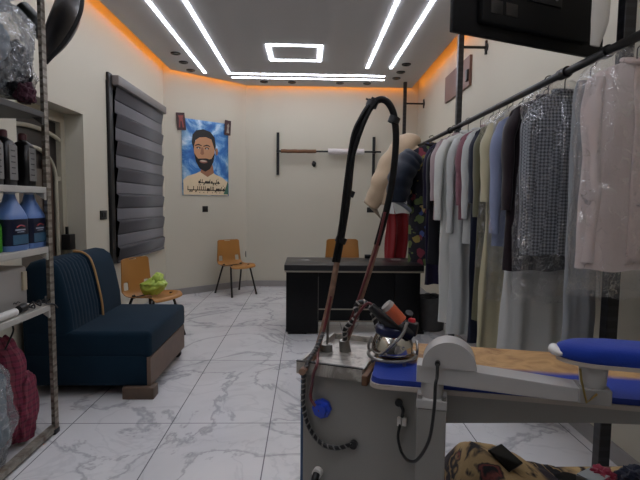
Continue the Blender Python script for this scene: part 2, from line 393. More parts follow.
# two lines of script at the foot
random.seed(3)
def script(u0, u1, v, hgt, lay):
    u = u0
    shape([(u0, v), (u1, v), (u1, v+hgt*.28), (u0, v+hgt*.28)], lay, 5)
    while u < u1-.02:
        w = random.uniform(.012, .03); k = random.random()
        if k < .45: shape([(u, v), (u+.014, v), (u+.018, v+hgt*1.25), (u+.004, v+hgt*1.25)], lay+1, 5)
        elif k < .8: ell(u+.018, v+hgt*.3, .02, hgt*.5, lay+1, 5, 10)
        else: shape([(u, v-hgt*.5), (u+.03, v-hgt*.4), (u+.03, v), (u+.012, v)], lay+1, 5)
        if random.random() < .55: ell(u+.012, v+hgt*(1.5 if random.random() < .6 else -.55), .008, hgt*.17, lay+1, 5, 8)
        u += w+.016
script(.33, .80, .165, .042, 5); script(.10, .92, .065, .046, 5)
obj('print', pr, [pmat('print_shirt', 'd8c3a0'), pmat('print_neck', '98674a'), pmat('print_skin', 'bd8a64'), pmat('print_hair', '14100f'), pmat('print_lip', '8a5a4c'), pmat('print_ink', '2a241e'), pmat('print_eye_white', 'c9b9a6'), pmat('print_green', '3f6a58')], post, False, recalc=False)
M_card = pmat('card_maroon', '3a1c1e'); M_card2 = pmat('card_red', '8a3a34'); M_card3 = pmat('card_pale', '8e8378')
for nm, q, w, h, lab, seed, tilt in (('photo_card', (180.3, 121.5), .135, .25, 'dark maroon card with red figure overlapping poster top left corner', 1, .1), ('photo_card', (227, 128), .11, .23, 'narrow dark card pinned over poster top right corner', 2, -.06)):
    p = hit(q[0], q[1], (KX, KY, 0), CN)+CN*.022; M = Matrix((CD, V((0, 0, 1)), CN)).transposed() @ Matrix.Rotation(tilt, 3, 'Z')
    t = thing(nm, lab, 'card', p-V((0, 0, h/2)))
    b = nb(); obox(b, p, (w, h, .004), M, .001); obj('card', b, M_card, t, False)
    b = nb(); e1 = M @ V((1, 0, 0)); e2 = M @ V((0, 1, 0)); c0 = p+CN*.003
    if seed == 1:
        prism(b, [c0+e1*w*x+e2*h*y for x, y in ((-.32, -.35), (-.18, -.35), (-.08, .02), (.05, .02), (.12, -.35), (.28, -.35), (.2, .18), (.34, .34), (-.3, .34), (-.2, .15))], CN*.0015)
        obj('figure_print', b, M_card2, t, False)
    else:
        prism(b, [c0+e1*w*x+e2*h*y for x, y in ((-.2, -.35), (.25, -.35), (.12, -.02), (.22, .12), (.05, .3), (-.15, .15), (-.08, 0))], CN*.0015)
        obj('figure_print', b, M_card3, t, False)

# ------------------------------------------------------------------ wall bar on the back wall
wb = thing('wall_bar', 'black wall bar with brown wrap and white tube on the back wall', 'wall bar', atY(327, 175, YB))
yb = YB-.10
a = atY(278, 151, yb); c = atY(381, 152, yb)
for nm, px, y0, y1 in (('left', 278, 132.5, 175), ('right', 374, 137, 180)):
    b = nb(); p0, p1 = atY(px, y0, YB-.02), atY(px, y1, YB-.02); p1.x = p0.x; xbox(b, (p0.x-.022, YB-.04, p1.z), (p0.x+.022, YB, p0.z), .003); obj('upright', b, M_black, wb, False)
    b = nb(); xbox(b, (p0.x-.02, yb-.012, a.z-.02), (p0.x+.02, YB-.035, a.z+.02)); obj('bracket_arm', b, M_black, wb, False)
b = nb(); cyl(b, a, c, .015); obj('cross_bar', b, M_black, wb)
def seg_(px0, px1, r, mat, nm, wob=0):
    f0 = (px0-278)/(381-278); f1 = (px1-278)/(381-278)
    b = nb(); tube(b, [a.lerp(c, f0+(f1-f0)*k/10)+V((0, 0, wob*math.sin(k*2.1))) for k in range(11)], r, 14); obj(nm, b, mat, wb)
seg_(281, 316, .030, plain('brown_wrap', '6a4526', .55, 0, .3, 25), 'brown_wrap', .002)
seg_(328, 364, .047, plain('white_foam', 'cfc8c6', .6), 'white_tube')

# brown board on the right wall
pB = [atX(q[0], q[1], 1.74) for q in ((446, 75), (472, 58), (446, 103), (472, 84))]
y0, y1 = pB[0].y, pB[1].y; zz0, zz1 = (pB[2].z+pB[3].z)/2, (pB[0].z+pB[1].z)/2
t = thing('wall_board', 'reddish brown board fixed high on the right wall', 'wall board', (XR(y0), (y0+y1)/2, zz0))
b = nb(); prism(b, [V((XR(y0)-.03, y0, zz0)), V((XR(y1)-.03, y1, zz0)), V((XR(y1), y1, zz0)), V((XR(y0), y0, zz0))], (0, 0, zz1-zz0)); obj('panel', b, plain('brown_board', '6d4f45', .5, 0, .15, 4), t, False)
b = nb(); xbox(b, (XR(y1)-.05, y1+.02, zz0+.05), (XR(y1)-.025, y1+.08, zz0+.17), .004); obj('latch', b, M_blackp, t)

# ------------------------------------------------------------------ sofa
M_navy = plain('navy_velvet', '132735', .85, 0, .2, 4, .25, 180, .1, 0, .05)
M_gold = plain('gold_piping', 'b58a55', .5, 0, .1, 20)
M_tan = plain('tan_wood_skirt', '6e5a4c', .55, 0, .2, 12, .1, 60)
M_block = plain('brown_wood_block', '5b4a3d', .6, 0, .2, 15)
SY0, SY1, SXB, SXF = 3.33, 4.28, -1.99, -1.10
sofa = thing('sofa', 'dark navy two-part sofa with channelled back and wooden skirt along left wall', 'sofa', (-1.5, 3.8, 0))
b = nb(); xbox(b, (SXB+.004, SY0+.002, .085), (SXF-.034, SY1-.004, .30), .006); obj('base_frame', b, M_navy, sofa)
b = nb(); xbox(b, (SXB, SY0, .285), (SXF, SY1, .475), .035, 4)
for v in b.verts:
    if v.co.z > .44: v.co.z += .012*math.sin(PI*(v.co.y-SY0)/(SY1-SY0))
obj('seat', b, M_navy, sofa)
b = nb(); xbox(b, (SXF-.033, SY0+.002, .078), (SXF-.006, SY1-.015, .29), .004); obj('wooden_skirt', b, M_tan, sofa, False)
def back_part(y0, y1, grooves, nm):
    # cross-section in x-z: leaning front, rounded top
    prof = [(-1.655, .44), (-1.665, .60), (-1.70, .78), (-1.725, .88), (-1.75, .94), (-1.80, .975), (-1.87, .985), (-1.94, .965), (-1.985, .91), (-2.0, .80), (-2.0, .11), (-1.66, .11)]
    prof = [(x, z) for x, z in prof]
    t = nb(); ny = 72
    ys = [y0+(y1-y0)*i/ny for i in range(ny+1)]
    rings = []
    for i, y in enumerate(ys):
        e = min(i, ny-i)/ny*(y1-y0); k = min(1, e/.05); rnd = .045*(1-math.sqrt(max(0, 1-(1-k)**2)))
        g = 0
        if grooves and .03 < y-y0 < (y1-y0)*.95: g = .007*abs(math.cos(PI*(y-y0)/.052))**6
        cx, cz = -1.85, .55
        ring = []
        for j, (x, z) in enumerate(prof):
            dx = rnd if x > cx else -rnd*.3
            zz = z-rnd*(1.2 if z > .85 else 0); xx = x-dx-(g if (z > .45 and x > -1.8) else 0)
            if z > .9: zz -= g*.6
            ring.append(t.verts.new((xx, y, zz)))
        rings.append(ring)
    m = len(prof)
    for i in range(ny):
        for j in range(m): t.faces.new((rings[i][j], rings[i][(j+1) % m], rings[i+1][(j+1) % m], rings[i+1][j]))
    t.faces.new(rings[0]); t.faces.new(rings[-1][::-1])
    return obj(nm, t, M_navy, sofa, True)
ym = 3.83
back_part(SY0+.005, ym, True, 'channelled_backrest')['label'] = 'backrest half with vertical channel stitching'
back_part(ym+.008, SY1, False, 'plain_backrest')['label'] = 'plain smooth backrest half'
pts = [(-1.645, ym+.004, .475), (-1.655, ym+.004, .60), (-1.69, ym+.004, .78), (-1.715, ym+.004, .88), (-1.745, ym+.004, .948), (-1.80, ym+.004, .985), (-1.87, ym+.004, .992)]
b = nb(); tube(b, smooth_path(pts, 5), .009, 8); obj('gold_piping', b, M_gold, sofa)
for (x, y, nm) in ((-1.185, SY0+.02, 'block_foot'), (-1.80, SY0+.25, 'block_foot')):
    b = nb(); xbox(b, (x-.11, y-.06, 0), (x+.11, y+.05, .084), .004); obj(nm, b, M_block, sofa)
for (x, y) in ((-1.16, SY1-.06), (-1.85, SY1-.06)):
    b = nb(); cyl(b, (x, y-.015, .035), (x, y+.015, .035), .035); cyl(b, (x, y, .06), (x, y, .086), .02); obj('caster', b, M_blackp, sofa)

# ------------------------------------------------------------------ plastic shell chairs
M_tanp = plain('tan_moulded_plastic', 'a37034', .4, 0, .1, 5)
M_leg = plain('dark_steel_tube', '2b2826', .35, .7, .1, 10)
def make_chair(label, loc, rz):
    """faces local -y"""
    t = thing('plastic_chair', label, 'chair', loc, rz, 'tan plastic shell chairs')
    path = smooth_path([(0, -.225, .415), (0, -.20, .445), (0, -.10, .447), (0, .05, .435), (0, .14, .437), (0, .185, .475), (0, .205, .54), (0, .225, .66), (0, .245, .78), (0, .25, .815)], 4)
    npth = len(path)-1
    def fn(u, v):
        k = v*npth; i = min(int(k), npth-1); p = path[i].lerp(path[i+1], k-i)
        s = (u-.5)*2; bk = max(0, min(1, (p.z-.47)/.30))
        w = .215*(1-.10*bk)
        if v > .9: w *= 1-.16*((v-.9)/.1)**2
        if v < .08: w *= 1-.10*((.08-v)/.08)**2
        x = s*w; q = V((x, p.y, p.z))
        if p.z < .48: q.z += .018*s**4*(1 if v > .1 else .2) - .010*(1-s*s)
        q.y -= .035*s*s*bk
        return q
    def hole(u, v):
        s = abs((u-.5)*2)
        return (.915 < v < .95 and s < .28) or (.60 < v < .69 and .55 < s < .78)
    b = nb(); grid(b, fn, 22, 40, hole); local(obj('seat_shell', b, M_tanp, t, 'all', [('solid', .008), ('sub', 1)]))
    for sx in (-1, 1):
        for (y0, y1) in ((-.12, -.235), (.10, .245)):
            b = nb(); tube(b, smooth_path([(sx*.13, y0, .432), (sx*.165, y0*1.05, .42), (sx*.215, y1, .0)], 4), .0135, 10); o = local(obj('leg', b, M_leg, t))
            b = nb(); d = V((sx*.215, y1, .0)); cyl(b, d+V((0, 0, .0)), d+V((-sx*.004, -.008*(1 if y1 > 0 else -1), .03)), .0155); local(obj('foot_cap', b, M_blackp, o))
    for y0 in (-.125, .105):
        b = nb(); cyl(b, (-.14, y0, .428), (.14, y0, .428), .01); local(obj('cross_tube', b, M_leg, t))
    return t
ch = make_chair('tan plastic chair standing empty against the angled wall under the poster', (-1.075, 7.19, 0), math.atan2(.653, .757))
dup(ch, (-1.58, 4.84, 0), math.radians(66), 'tan plastic chair past the sofa end holding a green bag')
dch = dup(ch, (.485, 6.15, 0), .03, 'tan plastic chair behind the black desk'); dch.scale = (1.12, 1.12, 1.12)
M_gbag = N('green_film'); M_gbag.b.inputs['Base Color'].default_value = lin('b3c85a'); M_gbag.b.inputs['Roughness'].default_value = .3
M_gbag.b.inputs['Subsurface Weight'].default_value = .3; M_gbag.b.inputs['Subsurface Radius'].default_value = (.05, .05, .02); M_gbag.bump(M_gbag.noise(9, 1, .4, 1.0), .25, .02); M_gbag = M_gbag.m
bg = thing('plastic_bag', 'crumpled lime green plastic bag lying on the chair beside the sofa', 'bag', (-1.55, 4.82, .45))
b = nb()
def sack(u, v):
    a = 2*PI*u; z = v; r = (.35+.65*math.sin(PI*min(1, .12+z*.62)))*(1-.72*max(0, z-.62)/.38)
    p = V((math.cos(a), math.sin(a), z*2)); w = 1+.16*noise.noise(p*1.6+V((3, 1, 2)))+.09*math.sin(a*7+3*noise.noise(p*2))*min(1, z*1.6)
    return V((-1.565+.125*r*w*math.cos(a)+.055*z*z, 4.80+.10*r*w*math.sin(a), .462+.175*z+.016*noise.noise(p*2.5)))
grid(b, sack, 64, 30, closed=True); bmesh.ops.holes_fill(b, edges=[e for e in b.edges if e.is_boundary]); obj('bag_body', b, M_gbag, bg, 'all')
b = nb(); blob(b, V((-1.505, 4.80, .605)), (.062, .055, .072), .22, 1.5, 4, 9, oc=2, M=Matrix.Rotation(.35, 3, 'Y')); obj('bag_handle', b, M_gbag, bg, 'all')

# ------------------------------------------------------------------ desk
M_desk = plain('black_desk_laminate', '050507', .35, 0, .15, 6, 0, 60, .25)
M_dtop = plain('desk_top_laminate', '121113', .35, 0, .2, 9)
M_strip = plain('pale_metal_edge', 'a39b8b', .3, .7, .08, 12)
DX0, DX1, DY0, DY1 = -.235, 1.235, 4.92, 5.62
dk = thing('office_desk', 'wide black office desk with pale edge strips in front of back wall', 'desk', ((DX0+DX1)/2, 5.3, 0))
b = nb(); xbox(b, (DX0, DY0, .69), (DX1, DY1, .75), .004); obj('desktop', b, M_dtop, dk)
b = nb(); xbox(b, (DX0+.005, DY0+.005, .672), (DX1-.0, DY0+.03, .69)); obj('edge_strip', b, M_strip, dk, False)
b = nb(); xbox(b, (DX0+.02, DY0+.03, .03), (DX0+.36, DY1-.03, .685), .003); obj('pedestal', b, M_desk, dk)
b = nb(); xbox(b, (DX1-.30, DY0+.03, .03), (DX1-.03, DY1-.03, .685), .003); obj('pedestal', b, M_desk, dk)
b = nb(); xbox(b, (DX0+.36, DY0+.06, .13), (DX1-.30, DY0+.08, .685)); obj('modesty_panel', b, M_desk, dk, False)
for z in (.135, .265):
    b = nb(); xbox(b, (DX0+.365, DY0+.05, z), (DX1-.30, DY0+.062, z+.012)); obj('trim_strip', b, M_strip, dk, False)
b = nb(); xbox(b, (DX0+.355, DY0+.022, .14), (DX0+.363, DY0+.034, .62)); obj('trim_strip', b, plain('dim_metal_edge', '55524d', .4, .6), dk, False)
for x in (DX0+.09, DX1-.12):
    b = nb(); xbox(b, (x-.05, DY0+.06, 0), (x+.15, DY1-.08, .03)); obj('plinth', b, M_blackp, dk, False)
M_paper = plain('pale_card', '8f8c88', .6, 0, .1, 30)
p = atZ(305, 259.8, .752); t = tag(base(obj('paper_slip', xbox(nb(), (p.x-.045, p.y-.06, .75), (p.x+.045, p.y+.06, .7525)), M_paper, None, False), (p.x, p.y, .75)), 'small pale paper slip on the left part of the desk', 'paper')
p = atZ(396, 259.5, .752); t = tag(base(obj('paper_slip', xbox(nb(), (p.x-.05, p.y-.05, .75), (p.x+.05, p.y+.05, .7525)), M_paper, None, False), (p.x, p.y, .75)), 'small pale paper slip on desk beneath the red garment', 'paper')
p = atZ(368, 258, .75); t = tag(base(obj('small_box', xbox(nb(), (p.x-.04, p.y-.03, .75), (p.x+.03, p.y+.03, .79), .004), M_blackp), (p.x, p.y, .75)), 'small black box on the desk right of the chair', 'box')
# basket by the desk
M_bask = plain('grey_woven', '4e4c4b', .85, 0, .25, 20, .4, 80)
t = thing('laundry_basket', 'grey fabric basket on the floor right of the black desk', 'basket', (1.37, 5.2, 0))
b = nb(); lathe(b, [(.12, 0), (.135, .01), (.16, .36), (.165, .37), (.15, .37), (.145, .34), (.125, .03), (.001, .02)], (1.40, 5.2, 0), 28); obj('basket_body', b, M_bask, t)
b = nb(); blob(b, V((1.40, 5.2, .34)), (.135, .135, .06), .25, 2.5, 4, 6); obj('laundry', b, cloth('dark_laundry', '2c2a2d'), t)

# ------------------------------------------------------------------ metal shelf along the left wall
n = N('rusted_perforated_steel'); tc = n.add('ShaderNodeTexCoord'); sx = n.add('ShaderNodeSeparateXYZ'); n.link(tc.outputs['Object'], sx.inputs[0])
md = n.add('ShaderNodeMath', operation='FRACT'); ml = n.add('ShaderNodeMath', operation='MULTIPLY'); ml.inputs[1].default_value = 22; n.link(sx.outputs['Z'], ml.inputs[0]); n.link(ml.outputs[0], md.inputs[0])
cp = n.add('ShaderNodeMath', operation='LESS_THAN'); cp.inputs[1].default_value = .34; n.link(md.outputs[0], cp.inputs[0])
f = n.noise(16, 5, .6); colr = n.ramp(f, [(.40, '9a9488'), (.56, '7d7468'), (.68, '5a4638')])
n.link(n.mix(cp.outputs[0], colr, lin('6a6054')), n.b.inputs['Base Color']); n.b.inputs['Roughness'].default_value = .5; n.b.inputs['Metallic'].default_value = .3; M_perf = n.m
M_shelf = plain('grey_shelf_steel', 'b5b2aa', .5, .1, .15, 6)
SXF_, SXR, SHY0, SHY1 = -1.497, -2.03, 1.85, 2.83
sh = thing('shelf_rack', 'tall perforated steel shelf rack along left wall, full of bottles and bags', 'shelf', (-1.78, 2.35, 0))
for (x, y, sxn, syn) in ((SXF_, SHY1, -1, -1), (SXR, SHY1, 1, -1), (SXF_, SHY0, -1, 1), (SXR, SHY0, 1, 1)):
    b = nb(); xbox(b, (min(x, x+sxn*.042), min(y, y+syn*.003), 0), (max(x, x+sxn*.042), max(y, y+syn*.003), 2.75)); xbox(b, (min(x, x+sxn*.003), min(y+syn*.003, y+syn*.042), 0), (max(x, x+sxn*.003), max(y+syn*.003, y+syn*.042), 2.75)); o = obj('post', b, M_perf, sh, False)
    b = nb(); xbox(b, (min(x+.004, x+sxn*.05-.004*sxn), min(y+.004, y+syn*.05), 0), (max(x+.004, x+sxn*.05), max(y+.004, y+syn*.05), .03), .004); obj('foot_cap', b, M_blackp, o)
SH = [.79, 1.13, 1.475, 1.90, 2.58]
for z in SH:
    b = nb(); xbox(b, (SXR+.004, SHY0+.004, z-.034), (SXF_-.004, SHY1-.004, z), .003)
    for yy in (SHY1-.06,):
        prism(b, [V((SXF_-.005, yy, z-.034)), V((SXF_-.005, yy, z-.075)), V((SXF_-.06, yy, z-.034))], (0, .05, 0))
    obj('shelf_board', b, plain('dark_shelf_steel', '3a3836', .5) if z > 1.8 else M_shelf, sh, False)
b = nb(); xbox(b, (SXF_-.045, SHY0, .012), (SXF_-.003, SHY1-.01, .045)); obj('bottom_rail', b, M_perf, sh, False)
# jugs
M_jug = plain('blue_jug_plastic', '5d7db4', .35, 0, .05, 4, 0, 60, .5)
M_jlab = plain('navy_jug_label', '12182e', .3, 0, .2, 8)
M_jlab2 = plain('teal_label_patch', '3c5f78', .35, 0, .3, 20); M_red = plain('red_print', 'a03a3a', .5); M_pale = plain('pale_print', '9aa4b4', .5)
def rr(w, d, r, k=5):
    out = []
    for cx, cy, a0 in ((w/2-r, d/2-r, 0), (-w/2+r, d/2-r, PI/2), (-w/2+r, -d/2+r, PI), (w/2-r, -d/2+r, 1.5*PI)):
        for i in range(k+1): out.append((cx+r*math.cos(a0+PI/2*i/k), cy+r*math.sin(a0+PI/2*i/k)))
    return out
def loft(b, secs):
    rings = [[b.verts.new((x+ox, y+oy, z)) for x, y in rr(w, d, min(r, w/2-.0005, d/2-.0005))] for (w, d, r, z, ox, oy) in secs]
    m = len(rings[0])
    for i in range(len(rings)-1):
        for k in range(m): b.faces.new((rings[i][k], rings[i][(k+1) % m], rings[i+1][(k+1) % m], rings[i+1][k]))
    b.faces.new(rings[0][::-1]); b.faces.new(rings[-1]); return b
def make_jug(label, loc, rz):
    """label faces local +x"""
    t = thing('detergent_jug', label, 'jug', loc, rz, 'blue detergent jugs on the shelf')
    b = nb(); loft(b, [(.115, .165, .03, 0, 0, 0), (.125, .175, .035, .008, 0, 0), (.125, .175, .035, .175, 0, 0), (.115, .165, .035, .195, 0, 0), (.09, .12, .03, .225, 0, .01), (.065, .075, .03, .26, 0, .015), (.05, .052, .024, .30, 0, .015)])
    local(obj('jug_body', b, M_jug, t))
    b = nb(); lathe(b, [(.026, .298), (.027, .30), (.026, .33), (.022, .334), (.001, .334)], (0, .015, 0), 20); local(obj('cap', b, M_pale, t))
    b = nb(); loft(b, [(.1265, .1765, .0355, .03, 0, 0), (.1265, .1765, .0355, .168, 0, 0)]); o = local(obj('jug_label', b, M_jlab, t))
    b = nb(); xbox(b, (.0633, -.06, .035), (.0642, .062, .085)); local(obj('label_picture', b, M_jlab2, o))
    b = nb(); tube(b, smooth_path([(.0645, -.03, .125), (.0645, 0, .135), (.0645, .035, .128)], 4), .003, 6); local(obj('red_mark', b, M_red, o))
    b = nb(); xbox(b, (.0633, -.04, .108), (.0642, .04, .115)); xbox(b, (.0633, -.025, .098), (.0642, .03, .102)); local(obj('pale_lettering', b, M_pale, o))
    return t
jz = SH[1]
j = make_jug('blue detergent jug with navy label, nearest the shelf post', (-1.585, 2.745, jz+.001), 0)
dup(j, (-1.583, 2.562, jz+.001), -.06, 'blue detergent jug with navy label beside the green bottle')
M_green = plain('green_plastic', '3f8f22', .35)
t = thing('green_bottle', 'bright green bottle on the shelf in front of the blue jugs', 'bottle', (-1.595, 2.44, jz+.001))
b = nb(); lathe(b, [(.04, 0), (.045, .006), (.045, .13), (.03, .17), (.015, .19), (.015, .20)], (-1.595, 2.44, jz+.001), 20); obj('bottle_body', b, M_green, t)
b = nb(); lathe(b, [(.017, .198), (.017, .23), (.001, .232)], (-1.595, 2.44, jz+.001), 16); obj('cap', b, M_pale, t)
# tall black bottles with grey labels
M_bb = plain('black_bottle_plastic', '0d0c0e', .3); M_bl2 = plain('grey_bottle_label', '7d7b78', .5, 0, .25, 40); M_cap = plain('dark_red_cap', '4d2428', .4)
def make_bb(label, loc, rz):
    t = thing('black_bottle', label, 'bottle', loc, rz, 'tall black bottles with grey labels')
    b = nb(); loft(b, [(.09, .09, .018, 0, 0, 0), (.096, .096, .02, .006, 0, 0), (.096, .096, .02, .215, 0, 0), (.08, .08, .025, .235, 0, 0), (.042, .042, .02, .25, 0, 0), (.038, .038, .018, .26, 0, 0)]); local(obj('bottle_body', b, M_bb, t))
    b = nb(); lathe(b, [(.021, .255), (.022, .256), (.022, .285), (.016, .292), (.001, .292)], (0, 0, 0), 18); local(obj('cap', b, M_cap, t))
    b = nb(); xbox(b, (.0475, -.034, .03), (.0492, .040, .212)); o = local(obj('side_label', b, M_bl2, t, False))
    b = nb()
    for k in range(5): xbox(b, (.049, -.02+.004*(k % 2), .06+.03*k), (.0496, .02, .066+.03*k))
    local(obj('label_print', b, M_bb, o))
    return t
j = make_bb('tall black bottle with grey side label, nearest the shelf post', (-1.588, 2.725, SH[2]+.001), .06)
dup(j, (-1.600, 2.570, SH[2]+.001), .05, 'tall black grey-labelled bottle, second from the shelf post')
dup(j, (-1.592, 2.44, SH[2]+.001), .06, 'tall black grey-labelled bottle, third from the shelf post at picture edge')
# white appliance with slot
t = thing('white_appliance', 'boxy white appliance with side slot on shelf below the jugs', 'appliance', (-1.70, 2.4, SH[0]))
M_app = plain('white_appliance_plastic', '9c9892', .4, 0, .05, 4)
b = nb(); xbox(b, (-1.84, 2.20, SH[0]+.001), (-1.575, 2.70, SH[0]+.245), .02, 3); obj('housing', b, M_app, t)
b = nb(); xbox(b, (-1.578, 2.64, SH[0]+.11), (-1.562, 2.675, SH[0]+.215), .004); obj('slot_lever', b, plain('cream_plastic', 'b5a98f', .4), t)
b = nb(); tube(b, smooth_path([(-1.574, 2.56+.012*k, SH[0]+.052+.005*math.sin(k*2.3)) for k in range(6)], 3), .0022, 6); obj('script_mark', b, M_blackp, t)
b = nb(); tube(b, [(-1.53, 2.2, SH[0]+.023), (-1.53, 2.50, SH[0]+.023)], .021, 14); obj_ = obj('white_pipe', b, M_white); tag(base(obj_, (-1.545, 2.35, SH[0])), 'short white plastic tube lying on the shelf edge', 'tube')
t = thing('power_cable', 'tangled black cable with plug on the shelf by the white appliance', 'cable', (-1.55, 2.65, SH[0]))
random.seed(5); pts = [(-1.54, 2.57, SH[0]+.025)]
for k in range(22): pts.append((-1.532+.022*math.sin(k*1.9), 2.58+.012*k+.03*math.cos(k*1.3), SH[0]+.012+.014*(1+math.sin(k*2.7))))
pts += [(-1.51, 2.76, SH[0]+.012), (-1.488, 2.80, SH[0]+.0), (-1.482, 2.83, SH[0]-.03)]
b = nb(); tube(b, smooth_path(pts, 5), .0045, 7); obj('cord', b, M_blackp, t)
b = nb(); tube(b, [(-1.53, 2.53, SH[0]+.028), (-1.535, 2.59, SH[0]+.03)], [.02, .024], 12); obj('plug', b, M_blackp, t)
b = nb(); tube(b, smooth_path([(-1.60, 2.56, SH[0]-.036), (-1.585, 2.57, .70), (-1.60, 2.55, .64), (-1.61, 2.53, .60)], 5), .005, 7); obj('hanging_cord', b, M_blackp, t)
# bags of clothes
def film(name, tint, haze=.14, rough=.10, bs=22, st=.5):
    # thin clear plastic: mostly see-through, slightly milky, mirror-like on its creases
    n = N(name); n.n.remove(n.b)
    tr = n.add('ShaderNodeBsdfTransparent'); df = n.add('ShaderNodeBsdfDiffuse'); df.inputs['Color'].default_value = lin(tint)
    gl = n.add('ShaderNodeBsdfGlossy'); gl.inputs['Roughness'].default_value = rough; gl.inputs['Color'].default_value = (.9, .9, .9, 1)
    f = n.noise(bs, 4, .6, 2.0); bp = n.add('ShaderNodeBump'); bp.inputs['Strength'].default_value = st; bp.inputs['Distance'].default_value = .012; n.link(f, bp.inputs['Height'])
    for x in (gl, df): n.link(bp.outputs[0], x.inputs['Normal'])
    fr = n.add('ShaderNodeFresnel'); fr.inputs['IOR'].default_value = 1.38; n.link(bp.outputs[0], fr.inputs['Normal'])
    m1 = n.add('ShaderNodeMixShader'); n1 = n.noise(5, 3, .55, 1.5); n2 = n.noise(11, 2, .5, 1.0); cr = None
    for q, w_ in ((n1, .010), (n2, .014)):
        ab = n.add('ShaderNodeMath', operation='SUBTRACT'); n.link(q, ab.inputs[0]); ab.inputs[1].default_value = .5
        ab2 = n.add('ShaderNodeMath', operation='ABSOLUTE'); n.link(ab.outputs[0], ab2.inputs[0])
        mr = n.add('ShaderNodeMapRange'); mr.inputs[1].default_value = 0; mr.inputs[2].default_value = w_; mr.inputs[3].default_value = .55; mr.inputs[4].default_value = .0; n.link(ab2.outputs[0], mr.inputs[0])
        if cr is None: cr = mr.outputs[0]
        else:
            mxm = n.add('ShaderNodeMath', operation='MAXIMUM'); n.link(cr, mxm.inputs[0]); n.link(mr.outputs[0], mxm.inputs[1]); cr = mxm.outputs[0]
    m1.inputs[0].default_value = haze; n.link(tr.outputs[0], m1.inputs[1]); n.link(df.outputs[0], m1.inputs[2])
    cl_ = n.add('ShaderNodeMath', operation='MINIMUM'); cl_.inputs[1].default_value = .30; n.link(fr.outputs[0], cl_.inputs[0])
    mx_ = n.add('ShaderNodeMath', operation='MAXIMUM'); n.link(cl_.outputs[0], mx_.inputs[0]); n.link(cr, mx_.inputs[1]); cl_ = mx_
    m2 = n.add('ShaderNodeMixShader'); n.link(cl_.outputs[0], m2.inputs[0]); n.link(m1.outputs[0], m2.inputs[1]); n.link(gl.outputs[0], m2.inputs[2]); n.link(m2.outputs[0], n.out.inputs['Surface'])
    return n.m
M_film = film('clear_film', 'b9bcc0'); M_film2 = film('cloudy_film', 'b4b8bc', .24)
def bundle(name, label, cat, c, rad, mat, seed, amp=.3, freq=1.6):
    t = thing(name, label, cat, (c[0], c[1], c[2]-rad[2]))
    b = nb(); blob(b, V(c), rad, amp*.9, freq, 5, seed, -.8, oc=3); obj('cloth_bundle', b, mat, t); return t
M_greyblue = cloth('grey_blue_cloth', '6a7680', .35, .8, .3, 5); M_greyc = cloth('pale_grey_cloth', 'a2a5a8', .25, .8, .3, 5); M_dkc = cloth('charcoal_cloth', '18181c', .3); M_plum = cloth('plum_cloth', '40202c', .3)
z0 = SH[3]
bundle('clothes_bundle', 'grey-blue bundle of clothes bagged on the top shelf', 'clothes', (-1.71, 2.46, z0+.27), (.17, .20, .26), M_greyblue, 1)
bundle('clothes_bundle', 'pale grey clothes at the top of the bagged pile', 'clothes', (-1.71, 2.52, z0+.56), (.16, .22, .10), M_greyc, 2)
bundle('clothes_bundle', 'black bundle of clothes at top shelf corner beside the post', 'clothes', (-1.64, 2.73, z0+.20), (.10, .09, .17), M_dkc, 3)
bundle('clothes_bundle', 'small plum red bundle wedged low on the top shelf corner', 'clothes', (-1.56, 2.72, z0+.085), (.05, .06, .065), M_plum, 4)
def bag_film(label, c, rad, seed, mat=None):
    t = thing('plastic_bag', label, 'bag', (c[0], c[1], c[2]-rad[2]))
    b = nb(); blob(b, V(c), rad, .22, 2.0, 6, seed, -.86, False, oc=4); obj('bag_film', b, mat or M_film2, t)
    b = nb(); tube(b, smooth_path([V(c)+V((rad[0]*.75, rad[1]*.2, rad[2]*.5)), V(c)+V((rad[0]*.95, rad[1]*.35, rad[2]*.15)), V(c)+V((rad[0]*.9, rad[1]*.45, -rad[2]*.3))], 6), lambda s: .008+.03*s*(1-s)*2, 10); obj('bag_tail', b, M_film2, t)
bag_film('clear crumpled plastic bag around the clothes on the top shelf', (-1.735, 2.54, z0+.32), (.245, .35, .30), 5, film('bag_top_film', 'b7bbbe', .30, .14, 16, 1.0))
# black pad past the post
t = thing('curved_pad', 'glossy black curved leaf-shaped pad lying past the top shelf post', 'pad', (-1.6, 2.95, 2.2))
c0 = atY(60, 28, 2.92)
prof = smooth_path([atY(q[0], q[1], 2.96) for q in ((72, -8), (67, 14), (55, 40), (44, 62))], 8)
b = nb(); tube(b, prof, lambda s: .012+.125*math.sin(PI*min(1, .18+s*.82))**.8, 20, True, (1, .32)); obj('pad_body', b, plain('black_leather', '131214', .3, 0, .2, 8, .15, 60), t)
e = smooth_path([atY(q[0], q[1], 2.90) for q in ((83, -8), (80, 14), (66, 40), (46, 63))], 8)
b = nb(); tube(b, e, .012, 8); obj('piped_edge', b, M_blackp, t)
b = nb(); tube(b, smooth_path([atY(22, 8, 2.88), atY(33, 20, 2.88), atY(44, 36, 2.9)], 6), [.045+.0*k for k in range(13)], 14); obj('neck', b, plain('olive_black', '1c1d19', .4), t)
